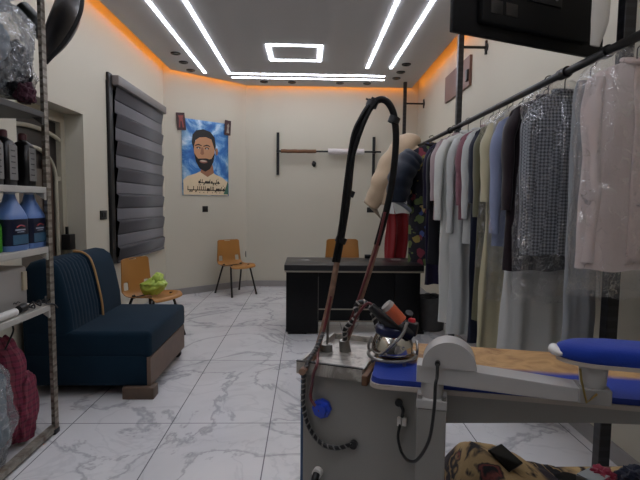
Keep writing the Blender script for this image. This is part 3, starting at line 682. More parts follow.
# floor bags under the shelf
n = N('red_plaid'); tc = n.obj(); wv = n.add('ShaderNodeTexWave', wave_type='BANDS', bands_direction='Z'); wv.inputs['Scale'].default_value = 9; n.link(tc, wv.inputs['Vector'])
wv2 = n.add('ShaderNodeTexWave', wave_type='BANDS', bands_direction='Y'); wv2.inputs['Scale'].default_value = 9; n.link(tc, wv2.inputs['Vector'])
k1 = n.ramp(wv.outputs['Fac'], [(.3, '6d1c2f'), (.5, '8a3048'), (.7, '2c141c')]); k2 = n.ramp(wv2.outputs['Fac'], [(.35, '8b3550'), (.6, '5a1a2a'), (.8, '9a5060')])
n.link(n.mix(.5, k1, k2), n.b.inputs['Base Color']); n.b.inputs['Roughness'].default_value = .8; M_plaid = n.m
t = thing('plaid_blanket', 'red plaid cloth slumped on the floor under the shelf', 'blanket', (-1.66, 2.62, 0))
b = nb(); blob(b, V((-1.70, 2.65, .30)), (.115, .10, .33), .18, 1.6, 5, 12, -.84, oc=2); blob(b, V((-1.615, 2.69, .22)), (.062, .085, .22), .25, 1.8, 5, 13, -.86, oc=2); obj('folds', b, M_plaid, t)
t = thing('clothes_bag', 'pale blue-grey clothes in clear plastic on floor beneath the shelf', 'bag', (-1.655, 2.40, 0))
b = nb(); blob(b, V((-1.685, 2.40, .29)), (.135, .12, .30), .25, 1.7, 5, 21, -.84, oc=3); obj('cloth_bundle', b, cloth('pale_blue_cloth', '6d7c83', .35), t)
b = nb(); blob(b, V((-1.685, 2.40, .30)), (.165, .15, .34), .20, 1.8, 5, 22, -.82, oc=3); obj('bag_film', b, M_film2, t)

# ------------------------------------------------------------------ wall mounted garment rack
RX, RZ = 1.43, 2.12
n = N('perforated_black_post'); tc = n.add('ShaderNodeTexCoord'); sx = n.add('ShaderNodeSeparateXYZ'); n.link(tc.outputs['Object'], sx.inputs[0])
ml = n.add('ShaderNodeMath', operation='MULTIPLY'); ml.inputs[1].default_value = 18; n.link(sx.outputs['Z'], ml.inputs[0]); md = n.add('ShaderNodeMath', operation='FRACT'); n.link(ml.outputs[0], md.inputs[0])
cp = n.add('ShaderNodeMath', operation='LESS_THAN'); cp.inputs[1].default_value = .35; n.link(md.outputs[0], cp.inputs[0])
n.link(n.mix(cp.outputs[0], lin('09090b'), lin('1c1c20')), n.b.inputs['Base Color']); n.b.inputs['Roughness'].default_value = .4; M_post = n.m
rack = thing('garment_rack', 'black garment rack with rail and three tall posts along the right wall', 'clothes rack', (RX, 4.5, 0))
PX = RX+.055
for y, w in ((2.30, .058), (4.72, .052), (7.38, .05)):
    PX = RX+(.085 if y < 3 else .05)
    b = nb(); xbox(b, (PX-w/2, y-w/2, 0), (PX+w/2, y+w/2, HC), .004); obj('post', b, M_post, rack, False)
    xw = XR(y)
    b = nb(); cyl(b, (PX+w/2, y, 2.925), (xw-.004, y, 2.925), .013); cyl(b, (xw-.014, y, 2.925), (xw-.001, y, 2.925), .04); xbox(b, (xw-.02, y-.012, 2.86), (xw-.002, y+.012, 2.99)); obj('wall_bracket', b, M_black, rack)
b = nb(); cyl(b, (RX-.035, 1.45, RZ), (RX-.035, 7.38, RZ), .021); obj('rail', b, M_black, rack)
for y in (2.25, 2.60, 2.64, 4.70):
    b = nb(); cyl(b, (RX-.035, y-.018, RZ), (RX-.035, y+.018, RZ), .030); obj('rail_collar', b, M_blackp, rack)

# hanging clothes: each hanger, garment and cover is a thing of its own
HX = RX-.035
M_hang = plain('black_hanger', '131316', .35); M_hangw = plain('steel_hook', '2a2a2d', .4, .6)
def hanger(y, label, w=.19, ztop=2.03, mat=None, cx=None):
    cx = HX if cx is None else cx
    t = thing('clothes_hanger', label, 'hanger', (cx, y, ztop-.05), 0, 'hangers on the black rail')
    pts = [V((cx, y, ztop-.0)), V((cx, y, RZ-.03)), V((cx+.022, y, RZ-.012)), V((cx+.027, y, RZ+.008)), V((cx+.017, y, RZ+.024)), V((cx, y, RZ+.028)), V((cx-.02, y, RZ+.018)), V((cx-.026, y, RZ))]
    b = nb(); tube(b, smooth_path(pts, 5), .0028, 7); obj('hook', b, M_hangw, t)
    b = nb(); tube(b, smooth_path([V((cx-w, y, ztop-.085)), V((cx-w*.5, y, ztop-.045)), V((cx, y, ztop-.008)), V((cx+w*.5, y, ztop-.045)), V((cx+w, y, ztop-.085))], 5), .009, 8); obj('shoulder_bar', b, mat or M_hang, t); return t
def shellfn(cx, y, W, T, top, hem, neck=.06, flare=1.0, fold=.010, nf=5, seed=0, slope=.10, drop=0):
    L = top-hem
    def fn(u, v):
        d = v*L; z = top-d
        k = min(1, d/slope); hw = neck+(W-neck)*math.sin(k*PI/2)**.9
        g = max(0, (d-slope)/max(.01, L-slope)); hw *= 1+(flare-1)*g - .05*math.sin(PI*min(1, g*1.6))*(1 if g < .63 else 0)
        th = .018+(T-.018)*min(1, d/.22)
        a = 2*PI*u; c, s = math.cos(a), math.sin(a)
        x = hw*(abs(c)**.8)*(1 if c >= 0 else -1); yy = th*(abs(s)**.75)*(1 if s >= 0 else -1)
        am = fold*min(1, d/.35)
        ph = seed*1.7
        yy += am*(math.sin(x/W*nf+ph+.6*math.sin(z*3+seed))+.5*math.sin(x/W*nf*2.1+ph*2+z*1.5))
        x += am*.6*math.sin(z*5+ph+(0 if s > 0 else 1.5))
        hz = z+drop*abs(x)*g + .006*math.sin(x*30+seed)*g
        nz = (noise.noise(V((x*6+seed, yy*6, z*4)))*.010+noise.noise(V((x*17+seed, yy*9, z*9+seed)))*.006)*min(1, d/.1)
        return V((cx+x, y+yy+nz, hz))
    return fn
def garment(name, label, cat, y, W, top, hem, mat, sl=0, T=.045, cx=None, flare=1.0, fold=.010, nf=5, seed=0, sr=.052, collar=True, cmat=None, smat=None, placket=None, slope=.10, parts=(), group='clothes hanging on the rack', spread=.03):
    cx = HX if cx is None else cx
    t = thing(name, label, cat, (cx, y, hem), 0, group)
    b = nb(); grid(b, shellfn(cx, y, W, T, top, hem, .065, flare, fold, nf, seed, slope), 56, 40, closed=True); obj('body', b, mat, t, 'all')
    if sl:
        for s in (-1, 1):
            p0 = V((cx+s*(W-.045), y, top-slope*.75)); p1 = V((cx+s*(W+spread*.6), y-.006, top-slope-.12)); p2 = V((cx+s*(W+spread), y-.012, top-slope-sl*.6)); p3 = V((cx+s*(W+spread*.8), y-.012, top-slope-sl))
            pts = smooth_path([p0, p1, p2, p3], 12)
            b = nb(); tube(b, pts, lambda q: (sr*(.85+.3*min(1, q*4))*(1-.38*q)+.003*math.sin(q*19+seed)), 16, True, (1, .62)); obj('sleeve', b, smat or mat, t)
    if collar:
        b = nb(); pts = [V((cx+.062*math.cos(a), y+.030*math.sin(a), top+.006+.012*math.sin(a))) for a in [2*PI*k/20 for k in range(21)]]
        tube(b, pts, .013, 8); obj('collar', b, cmat or mat, t)
    if placket is not None:
        fn = shellfn(cx, y, W, T, top, hem, .065, flare, fold, nf, seed, slope); b = nb()
        grid(b, lambda u, v: fn(.735+.03*u, .02+v*placket)+V((0, -.004, 0)), 4, 30); obj('placket', b, cmat or mat, t, 'all', [('solid', .003)])
    return t
def cover(label, y, W, top, hem, seed, T=.075, cx=None, mat=None):
    cx = HX if cx is None else cx
    t = thing('garment_cover', label, 'plastic cover', (cx, y, hem), 0, 'clear plastic garment covers')
    f0_ = shellfn(cx, y, W, T, top, hem, .03, 1.02, .010, 7, seed, .15)
    def fn(u, v):
        p = f0_(u, v); q = V((p.x*7+seed, p.y*7, p.z*3.2)); r = .5-abs(noise.fractal(q, .7, 2.2, 3))*1.6
        d = V((p.x-cx, (p.y-y)*2.5, 0)); d = d.normalized() if d.length > 1e-6 else V((0, -1, 0))
        return p+d*(.016*r*min(1, .3+v*5))+V((0, 0, .01*r if v > .97 else 0))
    b = nb(); grid(b, fn, 110, 90, closed=True); obj('film', b, mat or M_gfilm, t, 'all', recalc=True); return t
M_gfilm = film('garment_film', 'd4d6da', .06, .17, 12, .8)

n = N('grey_diamond_knit'); tc = n.obj(); mp = n.add('ShaderNodeMapping'); mp.inputs['Rotation'].default_value = (0, PI/4, 0); mp.inputs['Scale'].default_value = (74, 74, 74); n.link(tc, mp.inputs['Vector'])
chk = n.add('ShaderNodeTexChecker'); chk.inputs['Scale'].default_value = 1; n.link(mp.outputs[0], chk.inputs['Vector'])
vo = n.add('ShaderNodeTexVoronoi'); vo.inputs['Scale'].default_value = 90; n.link(tc, vo.inputs['Vector'])
k1 = n.mix(chk.outputs['Fac'], lin('3c3e42'), lin('85888d')); n.link(n.mix(n.ramp(vo.outputs['Distance'], [(.1, '000000'), (.9, '666666')]), k1, lin('83868b')), n.b.inputs['Base Color']); n.b.inputs['Roughness'].default_value = .85; M_dia = n.m
n = N('floral_print'); tc = n.obj(); nv_ = n.add('ShaderNodeTexNoise'); nv_.inputs['Scale'].default_value = 9; n.link(tc, nv_.inputs['Vector']); av_ = n.add('ShaderNodeVectorMath', operation='MULTIPLY_ADD'); n.link(nv_.outputs['Color'], av_.inputs[0]); av_.inputs[1].default_value = (.14, .14, .14); n.link(tc, av_.inputs[2])
vo = n.add('ShaderNodeTexVoronoi'); vo.inputs['Scale'].default_value = 11; n.link(av_.outputs[0], vo.inputs['Vector'])
ms = n.ramp(vo.outputs['Distance'], [(.44, 'ffffff'), (.5, '000000')]); sc_ = n.add('ShaderNodeSeparateColor'); n.link(vo.outputs['Color'], sc_.inputs[0])
pc_ = n.ramp(sc_.outputs[0], [(.0, '8d7a3a'), (.28, '5d6a3c'), (.45, '7b2f3d'), (.6, '3f4f86'), (.78, 'b19a63'), (.9, '1c1a2c')], 'CONSTANT')
n.link(n.mix(ms, lin('15121d'), pc_), n.b.inputs['Base Color']); n.b.inputs['Roughness'].default_value = .8; M_floral = n.m

M_pink = cloth('dusty_pink_cloth', 'bfb1ab', .08, .75, .2, 6)
M_pinkc = cloth('pink_collar_cloth', 'c6b5ae', .25, .7, .3, 30)
M_lgrey = cloth('long_grey_cloth', 'b4b4b0', .08); M_mgrey = cloth('mid_grey_cloth', '85878a', .1); M_slate = cloth('slate_blue_cloth', '78809a', .1); M_navyc = cloth('navy_cloth', '171b2b', .15)
M_cream = cloth('cream_sheer_cloth', 'aca487', .14, .7); M_olive = cloth('olive_cloth', '5a5742', .15); M_maroon = cloth('dusty_maroon_cloth', '744c54', .1); M_whitec = cloth('off_white_cloth', 'bcbcb6', .06); M_whiteg = cloth('greyish_white_cloth', 'a9aaa7', .08)
M_dmar = cloth('dark_maroon_cloth', '1c0f15', .2, .6); M_purple = cloth('deep_purple_cloth', '17102a', .25); M_dgrey = cloth('dark_grey_cloth', '3c3e44', .15); M_pinkw = cloth('pale_rose_cloth', '9a8889', .12)
# nearest to farthest
rows = [
 ('robe', 'dusty pink short robe in clear plastic, nearest on the rail', 'robe', 2.10, .222, 2.03, 1.115, M_pink, dict(sl=.78, T=.055, seed=1, cmat=M_pinkc, placket=.95, fold=.006, flare=1.0, sr=.055, spread=-.045, cx=HX+.045)),
 ('trousers', 'plain grey trousers hanging just behind the dusty pink robe', 'trousers', 2.42, .085, 2.03, .50, M_mgrey, dict(seed=2, T=.04, collar=False, fold=.008, cx=HX+.03)),
 ('jacket', 'grey diamond patterned jacket under clear plastic beside the dusty pink robe', 'jacket', 2.64, .205, 2.02, 1.125, M_dia, dict(sl=.76, T=.05, seed=3, placket=.98, fold=.007, sr=.05, spread=-.005, cx=HX+.02)),
 ('tunic', 'very dark maroon tunic showing below the grey diamond patterned jacket', 'tunic', 2.78, .225, 2.02, 1.015, M_dmar, dict(sl=.55, T=.04, seed=4, fold=.007, spread=.0)),
 ('robe', 'long plain grey robe whose skirt shows below the dark maroon tunic', 'robe', 2.92, .19, 2.01, .38, M_lgrey, dict(T=.045, seed=5, flare=1.12, fold=.014, nf=6, cx=HX+.04)),
 ('gown', 'long navy-blue gown showing as a narrow strip left of grey robe', 'gown', 3.04, .165, 2.01, .40, cloth('dusk_navy_cloth', '3b3f55', .12), dict(T=.04, seed=6, flare=1.05, fold=.012, cx=HX+.10)),
 ('shirt', 'slate blue long-sleeved shirt hanging left of the dark maroon tunic', 'shirt', 3.14, .20, 2.01, 1.12, M_slate, dict(sl=.70, T=.045, seed=7, fold=.012, sr=.058, spread=.0, cx=HX+.05)),
 ('gown', 'long cream sheer gown with gathered folds, left of slate blue shirt', 'gown', 3.28, .215, 2.02, .30, M_cream, dict(T=.05, seed=8, flare=1.10, fold=.018, nf=8, sl=.5, sr=.06, spread=.0, cx=HX+.05)),
 ('gown', 'narrow olive brown gown hanging left of the long cream gown', 'gown', 3.42, .21, 2.01, .55, M_olive, dict(T=.04, seed=9, fold=.012, sl=.6, spread=.0, cx=HX+.04)),
 ('gown', 'dark navy gown reaching low between olive gown and maroon shirt', 'gown', 3.54, .215, 2.01, .35, M_navyc, dict(T=.04, seed=10, fold=.012, sl=.5, spread=.0, cx=HX+.05)),
 ('shirt', 'off-white shirt hanging between dark navy gown and dusty maroon shirt', 'shirt', 3.68, .22, 2.01, 1.10, M_whiteg, dict(T=.04, seed=11, sl=.62, fold=.012, spread=.0, cx=HX+.05)),
 ('shirt', 'dusty maroon shirt hanging between two off-white garments', 'shirt', 3.80, .23, 2.01, 1.28, M_maroon, dict(T=.04, seed=12, sl=.52, fold=.012, spread=.0, cx=HX+.05)),
 ('robe', 'long pale grey robe hanging left of the dusty maroon shirt', 'robe', 3.95, .225, 2.01, .30, M_whiteg, dict(T=.05, seed=13, sl=.75, fold=.018, nf=7, flare=1.0, spread=.01, cx=HX+.03)),
 ('robe', 'long off-white robe with full sleeves, leftmost of the pale robes', 'robe', 4.16, .225, 2.02, .34, M_whitec, dict(T=.05, seed=14, sl=.66, fold=.014, flare=.95, sr=.062, spread=.026)),
 ('blouse', 'pale rose patterned blouse peeking out before the rack\'s middle post', 'blouse', 4.40, .22, 2.03, 1.25, M_pinkw, dict(T=.04, seed=15, sl=.5, fold=.009, spread=.012)),
 ('gown', 'black gown hanging low beside the middle rack post', 'gown', 4.56, .225, 2.0, .82, cloth('black_gown_cloth', '0d0c12', .2), dict(T=.04, seed=16, fold=.012, sl=.55, spread=.0)),
 ('gown', 'deep purple gown hanging just beyond the middle rack post', 'gown', 4.98, .205, 2.05, .55, M_purple, dict(T=.07, seed=17, fold=.016, sl=.6, cx=HX+.06, spread=.012)),
 ('gown', 'black gown with colourful floral print near the far rail end', 'gown', 5.26, .215, 2.05, .72, M_floral, dict(T=.07, seed=18, fold=.018, sl=.62, sr=.06, cx=HX-.035, spread=.012)),
]
for nm, lab, cat, y, W, top, hem, mat, kw in rows:
    garment(nm, lab, cat, y, W, top, hem, mat, **kw)
    short = lab.split(',')[0]
    short = ' '.join(short.split()[:9])
    hanger(y, 'hanger holding the '+short, min(.19, W*.8), top, None, kw.get('cx'))
cover('clear plastic cover over the dusty pink robe nearest on rail', 2.10, .236, 2.10, 1.0, 31, .085, HX+.035)
cover('clear plastic cover over the grey diamond patterned jacket', 2.64, .240, 2.09, .86, 32, .075, HX+.02)
cover('long clear plastic cover over the slate blue shirt', 3.14, .225, 2.08, .75, 33, .065, HX+.05)
cover('clear plastic cover over the long cream gown', 3.30, .24, 2.08, .95, 34, .075, HX+.05)

# bulky things at the far end of the rail
def puff(name, label, cat, chunks, mat, Y, parts=()):
    t = thing(name, label, cat, (1.2, Y, 1.3), 0, 'clothes hanging on the rack')
    for nm, pts, r, m, fl in chunks:
        b = nb(); P = smooth_path(pts, 10); tube(b, P, r, 26, True, fl)
        for v in b.verts:
            v.co += v.normal*0
            q = v.co*5.0; v.co += V((noise.noise(q), noise.noise(q+V((7, 1, 3))), noise.noise(q+V((2, 9, 4)))))*.035
        obj(nm, b, m, t, 'all')
    return t
M_quilt = cloth('beige_quilt', 'b09a80', .1, .8, .35, 6); M_puffn = cloth('navy_padded_cloth', '141c2a', .2, .6, .3, 6)
Y = 6.05; lump = lambda r: (lambda s: r*(.28+.72*math.sin(PI*min(.93, .10+s*.82))**.6)*(1+.09*abs(math.sin(s*17))-.04))
puff('quilt', 'beige quilted bedding slung over the far end of the rail', 'quilt', [
    ('quilt_fold', [atY(416, 139, Y+.1), atY(404, 147, Y), atY(390, 168, Y), atY(378, 192, Y), atY(370, 206, Y)], lump(.175), M_quilt, (1, .8)),
    ('quilt_fold', [atY(420, 150, Y), atY(409, 160, Y-.1), atY(397, 182, Y-.12), atY(388, 206, Y-.12)], lump(.14), M_quilt, (1, .8)),
    ('quilt_corner', [atY(371, 205, Y), atY(376, 212, Y), atY(381, 219, Y)], lambda s: .075*(1-.85*s), cloth('beige_lining', '8f8575'), (1, .5))], None, Y)
Y = 5.06
puff('padded_coat', 'bulky navy padded coat hanging between beige quilt and floral gown', 'coat', [
    ('padded_body', [atY(416, 154, Y), atY(408, 164, Y), atY(400, 182, Y), atY(397, 202, Y)], lump(.20), M_puffn, (1, .7)),
    ('coat_lining', [atY(394, 199, Y-.03), atY(404, 205, Y-.06), atY(412, 210, Y-.06)], lambda s: .030, cloth('grey_lining', '6c7076'), (1, .6))], None, Y)
t = garment('dress', 'red dress with white upper band hanging below the navy padded coat', 'dress', 5.78, .145, 1.50, .70, cloth('red_cloth', '7c1d20', .2), T=.07, cx=1.10, seed=19, fold=.034, nf=6, flare=.85, collar=False)
b = nb(); fn = shellfn(1.10, 5.78, .155, .085, 1.50, 1.28, .07, 1, .018, 6, 19); grid(b, fn, 48, 10, closed=True); obj('white_band', b, M_whitec, t, 'all')
b = nb(); pts = [V((1.10, 5.78, 1.49)), V((1.14, 5.78, 1.8)), V((HX, 5.78, RZ-.02)), V((HX+.022, 5.78, RZ+.01)), V((HX, 5.78, RZ+.026))]
tube(b, smooth_path(pts, 6), .006, 6); obj('hanging_strap', b, M_blackp, t)
# white cloth strip by the near post
b = nb(); tube(b, smooth_path([V((1.337, 2.20, HC)), V((1.334, 2.20, 2.8)), V((1.327, 2.2, 2.4)), V((1.324, 2.2, 2.24)), V((1.307, 2.2, 2.13))], 8), lambda s: .046*(1-.15*s) if s < .75 else .046*(.88-1.6*(s-.75)), 14, True, (.4, 1))
tag(base(obj('cloth_strip', b, cloth('white_strip_cloth', 'b9b4aa', .06)), (1.325, 2.2, 2.13)), 'white cloth strip hanging from the ceiling beside the near rack post', 'cloth')

# ------------------------------------------------------------------ flat screen seen from behind
M_tv = plain('tv_back_plastic', '050608', .55, 0, .2, 8, 0, 60, .2); M_tv2 = plain('tv_recess', '050506', .5); M_bolt = plain('pale_bolt', '9a9a9a', .3, .8)
p0 = V((.672, 2.30, 2.215)); p1 = V((1.59, 2.62, 2.195)); e = (p1-p0).normalized(); tn = V((e.y, -e.x, 0)); TW = (p1-p0).length; THt = .58; TM = Matrix((e, V((0, 0, 1)), tn)).transposed()
tc_ = (p0+p1)/2+V((0, 0, THt/2))
tv = thing('television', 'black flat television seen from behind, hanging near the ceiling at right', 'television', V((tc_.x, tc_.y, 2.215)))
b = nb(); obox(b, tc_, (TW, THt, .03), TM, .006); obj('casing', b, M_tv, tv)
b = nb(); obox(b, tc_+tn*.03+V((0, 0, -.03)), (TW*.72, THt*.72, .05), TM, .018); obj('rear_housing', b, M_tv, tv)
b = nb(); obox(b, tc_+tn*.058+V((0, 0, .02)), (.26, .24, .012), TM, .003); o = obj('mount_plate', b, M_black, tv)
for sx in (-1, 1):
    for sz in (-1, 1):
        b = nb(); c0 = tc_+tn*.064+e*(.09*sx)+V((0, 0, .02+.085*sz)); cyl(b, c0, c0+tn*.006, .009); obj('bolt', b, M_bolt, o)
for k in range(2):
    c0 = tc_+tn*.056+e*(-.27+.09*k)+V((0, 0, -.16)); b = nb(); obox(b, c0, (.07, .06, .004), TM, .001); obj('port_recess', b, M_tv2, tv)
b = nb(); cyl(b, tc_+tn*.09+V((0, 0, .02)), V((tc_.x+tn.x*.09, tc_.y+tn.y*.09, HC)), .02); obox(b, tc_+tn*.077+V((0, 0, .02)), (.08, .10, .03), TM, .004); obj('ceiling_pole', b, M_black, tv)

# ------------------------------------------------------------------ steam ironing table in the foreground
TA = math.radians(21); A0 = V((-.030, 1.475, 0)); AU = V((math.cos(TA), -math.sin(TA), 0)); AV = V((math.sin(TA), math.cos(TA), 0)); AZ = V((0, 0, 1))
TMX = Matrix((AU, AV, AZ)).transposed()
def ML(a, b_, z): return A0+AU*a+AV*b_+AZ*z
def tb(bm, lo, hi, bev=0): c = [(lo[i]+hi[i])/2 for i in range(3)]; return obox(bm, ML(*c), [hi[i]-lo[i] for i in range(3)], TMX, bev)
def CF(px, py, off=0): return hit(px, py, ML(0, .02-off, 0), AV)                  # a point on the cabinet front
M_mach = plain('grey_machine_enamel', '85827d', .42, .0, .07, 5, .04, 30); M_machl = plain('pale_machine_enamel', 'a5a29e', .35, 0, .06, 5)
M_side = plain('blue_side_enamel', '27486e', .4); M_steel = plain('brushed_steel', '8f8d89', .28, .85, .12, 14); M_lip = plain('cream_rim', 'a99e93', .45)
M_blue = cloth('royal_blue_cover', '0f2f88', .12, .75, .2, 12)
tbl = thing('ironing_table', 'grey steam ironing table with swivel arm and blue pads in the foreground', 'ironing table', ML(.22, .2, 0))
b = nb(); tb(b, (.015, .02, .04), (.44, .37, .862), .004); obj('cabinet', b, M_mach, tbl, False)
b = nb(); tb(b, (.006, .022, .04), (.0148, .368, .86), .002); obj('side_panel', b, M_side, tbl, False, label='blue side panel')
for a_, b__ in ((.05, .06), (.40, .06), (.05, .33), (.40, .33)):
    b = nb(); cyl(b, ML(a_, b__, 0), ML(a_, b__, .04), .018); obj('foot', b, M_blackp, tbl)
# shallow steel tray
b = nb(); tb(b, (0, 0, .866), (.215, .385, .872)); tb(b, (0, 0, .862), (.215, .008, .900)); tb(b, (0, .377, .872), (.215, .385, .893)); tb(b, (0, .008, .872), (.008, .377, .896)); tb(b, (.207, .008, .872), (.215, .377, .896))
n = N('worn_steel'); f = n.noise(9, 6, .65, 1.5); n.link(n.ramp(f, [(.35, '8d8880'), (.52, 'b9b4ab'), (.66, '6f6a63')]), n.b.inputs['Base Color']); n.b.inputs['Metallic'].default_value = .55; n.b.inputs['Roughness'].default_value = .32; M_worn = n.m
obj('steel_tray', b, M_worn, tbl, False)
b = nb(); tb(b, (-.001, -.001, .9005), (.216, .010, .9035)); obj('rim_strip', b, plain('dark_rim', '1c1a19', .4, .3), tbl, False)
b = nb(); tb(b, (.220, -.03, .862), (.238, .41, .893), .003); obj('wooden_batten', b, plain('brown_batten', '5a3a20', .5, 0, .2, 20), tbl, False)
# main board
f0, f1 = atZ(369, 384, .885), atZ(640, 407, .885); k0, k1_ = atZ(386, 339.5, .90), atZ(560, 354, .90)
bu = (f1-f0).normalized(); bv = V((-bu.y, bu.x, 0)); wd = ((k0-f0).dot(bv)+(k1_-f0).dot(bv))/2
def BL(a, b_, z): return V((f0.x, f0.y, 0))+bu*a+bv*b_+AZ*z
def board_poly(L, ins=0, r=.035):
    pts = []
    for (cx, cy, a0) in ((r+ins, r+ins, PI), (L-ins-r, r+ins, 1.5*PI), (L-ins-r, wd-ins-r, 0), (r+ins, wd-ins-r, PI/2)):
        for k in range(6): pts.append((cx+r*math.cos(a0+PI/2*k/5), cy+r*math.sin(a0+PI/2*k/5)))
    return pts
BLn = 1.15
b = nb(); prism(b, [BL(x, y, .872) for x, y in board_poly(BLn)], (0, 0, .013)); obj('board_rim', b, M_lip, tbl, label='cream rim of the long board')
n = N('scorched_board_cover'); tc = n.add('ShaderNodeTexCoord'); sx = n.add('ShaderNodeSeparateXYZ'); n.link(tc.outputs['UV'], sx.inputs[0])
nz = n.noise(7, 5, .6, .8); ad = n.add('ShaderNodeMath', operation='MULTIPLY_ADD'); ad.inputs[1].default_value = .16; n.link(nz, ad.inputs[0]); n.link(sx.outputs['Y'], ad.inputs[2])
base_c = n.ramp(nz, [(.35, '8f6a40'), (.5, 'b08a58'), (.66, '7d5730')])
n.link(n.mix(n.ramp(ad.outputs[0], [(.47, '000000'), (.56, 'ffffff')]), lin('0f2f88'), base_c), n.b.inputs['Base Color']); n.b.inputs['Roughness'].default_value = .6; n.bump(n.noise(120, 2), .2, .003); M_scor = n.m
b = nb(); uvl = b.loops.layers.uv.new('UVMap')
poly = board_poly(BLn, .006); top = [b.verts.new(BL(x, y, .901)) for x, y in poly]; ed = [b.verts.new(BL(x+(.004 if x > .5 else -.004), y, .885)) for x, y in poly]
uvm = {}
for vtx, q in list(zip(top, poly))+list(zip(ed, poly)): uvm[vtx] = (q[0]/BLn, q[1]/wd)
b.faces.new(top)
for i in range(len(top)): b.faces.new((top[i], ed[i], ed[(i+1) % len(top)], top[(i+1) % len(top)]))
for fc in b.faces:
    for lp in fc.loops: lp[uvl].uv = uvm[lp.vert]
obj('board_cover', b, M_scor, tbl, True, label='board cover, blue along the front and scorched tan behind')
# beam under the board
b = nb(); q0 = BL(.10, .03, 0)
def beam_pt(a, z): return BL(a, .03, z)
prism(b, [beam_pt(.13, .870), beam_pt(BLn-.1, .870), beam_pt(BLn-.1, .845), beam_pt(.60, .818), beam_pt(.13, .768)], bv*.20); obj('board_beam', b, M_mach, tbl, False)
# pedestal, turning column and swivel arm
def arm(px, py, Y): return atY(px, py, Y)
Pc = V((arm(431.5, 400, 1.215).x+.012, 1.215+.04, 0)); RA = rz3(-math.atan2(.276, .961)); au, av = RA @ V((1, 0, 0)), RA @ V((0, 1, 0))
def PL(a, b_, z): return Pc+au*a+av*b_+AZ*z
def pbx(bm, lo, hi, bev=0): c = [(lo[i]+hi[i])/2 for i in range(3)]; return obox(bm, PL(*c), [hi[i]-lo[i] for i in range(3)], RA, bev)
b = nb(); pbx(b, (-.038, -.038, 0), (.038, .038, .857), .003); obj('arm_pedestal', b, M_mach, tbl, False)
b = nb(); pbx(b, (-.040, -.040, .857), (.040, .040, .882), .003)
o = obj('pedestal_cap', b, M_machl, tbl, False)
for sx in (-1, 1):
    b = nb(); cyl(b, PL(.031*sx, -.03, .882), PL(.031*sx, -.03, .892), .007, None, 6); obj('cap_bolt', b, M_steel, o)
b = nb(); cyl(b, PL(0, 0, .882), PL(0, 0, .935), .030, None, 28); obj('turning_column', b, M_machl, tbl)
b = nb(); prof = [(-.042, .925), (.28, .915), (.425, .915), (.425, .945), (.13, .966), (.05, .972), (-.042, .972)]
prism(b, [PL(x, -.030, z) for x, z in prof], av*.066); obj('swivel_arm', b, M_machl, tbl, False, [('bev', .002)])
b = nb(); cc = .042; prism(b, [PL(cc+.070*math.cos(a), -.034, .970+.071*math.sin(a)) for a in [PI*k/28 for k in range(29)]], av*.072); obj('arm_disc', b, M_machl, tbl, True)
b = nb(); pbx(b, (.355, -.034, .913), (.428, .035, .952), .003); obj('arm_bracket', b, M_mach, tbl, False)
b = nb(); cyl(b, PL(.392, .0, .952), PL(.392, .0, 1.012), .030, .034, 22); obj('pad_post', b, M_machl, tbl)
b = nb(); tube(b, [PL(.352, -.037, 1.004), PL(.356, -.039, .975), PL(.370, -.040, .920), PL(.392, -.040, .945)], .0028, 7); obj('brass_spring', b, plain('brass_wire', '8d7a45', .3, .8), tbl)
# sleeve board (blue pad on the arm)
def pad_poly(L, W, nose):
    pts = [(L, -W/2), (L, W/2)]
    for k in range(17):
        a = PI/2+PI*k/16; pts.append((nose+nose*math.cos(a)*1.0, W/2*math.sin(a)))
    return pts
SP = PL(.308, .015, -.009)
def SL(x, y, z): return SP+au*x+av*y+AZ*z
b = nb(); prism(b, [SL(x, y, 1.018) for x, y in pad_poly(.62, .125, .10)], (0, 0, .010)); obj('pad_base', b, M_lip, tbl, label='cream base of the raised pad')
def padfn(poly):
    b = nb(); rings = []
    for s, z in ((.985, 1.028), (1.012, 1.034), (1.015, 1.045), (.99, 1.056), (.93, 1.063), (.80, 1.067), (.5, 1.069)):
        rings.append([b.verts.new(SL((x-.31)*(s if x < .6 else 1)+.31 if x < .6 else x, y*s, z)) for x, y in poly])
    m = len(rings[0])
    for i in range(len(rings)-1):
        for k in range(m): b.faces.new((rings[i][k], rings[i][(k+1) % m], rings[i+1][(k+1) % m], rings[i+1][k]))
    b.faces.new(rings[0]); b.faces.new(rings[-1]); return b
obj('blue_pad', padfn(pad_poly(.62, .122, .095)), M_blue, tbl)
b = nb(); tube(b, smooth_path([SL(.010, .03, 1.040), SL(-.006, .0, 1.042), SL(.008, -.03, 1.038)], 5), lambda s: .004+.010*math.sin(PI*s), 10); obj('pad_nose', b, M_white, tbl, label='white padded nose')
# cables on the cabinet front and arm
def cable(name, pts, r, mat, parent, n_=8, seg=8, label=None):
    b = nb(); tube(b, smooth_path(pts, n_), r, seg); return obj(name, b, mat, parent, label=label)
M_rub = plain('black_rubber_cable', '0e0e10', .45)
pf = PL(.012, -.040, .985)
b = nb(); cyl(b, pf+av*.005, pf-av*.006, .007); obj('cable_grommet', b, M_rub, tbl)
cable('arm_cable', [pf-av*.006, pf-av*.02-AZ*.03, atY(435.5, 385, 1.18), atY(434, 410, 1.18), atY(429, 440, 1.185), atY(418, 459, 1.20), atY(409, 461, 1.24), CF(402, 453, .03), CF(398, 438, .02), CF(400, 424, .012)], .0043, M_rub, tbl)
b = nb()
for k, px in enumerate((399.5, 404.5)): obox(b, CF(px, 421.5, .009), (.013, .012, .026), TMX, .002)
cn = obj('terminal_block', b, M_white, tbl, label='white terminal block')
cable('terminal_lead', [CF(402, 417, .01), CF(403, 410, .014), CF(400, 404, .008)], .005, M_rub, tbl)
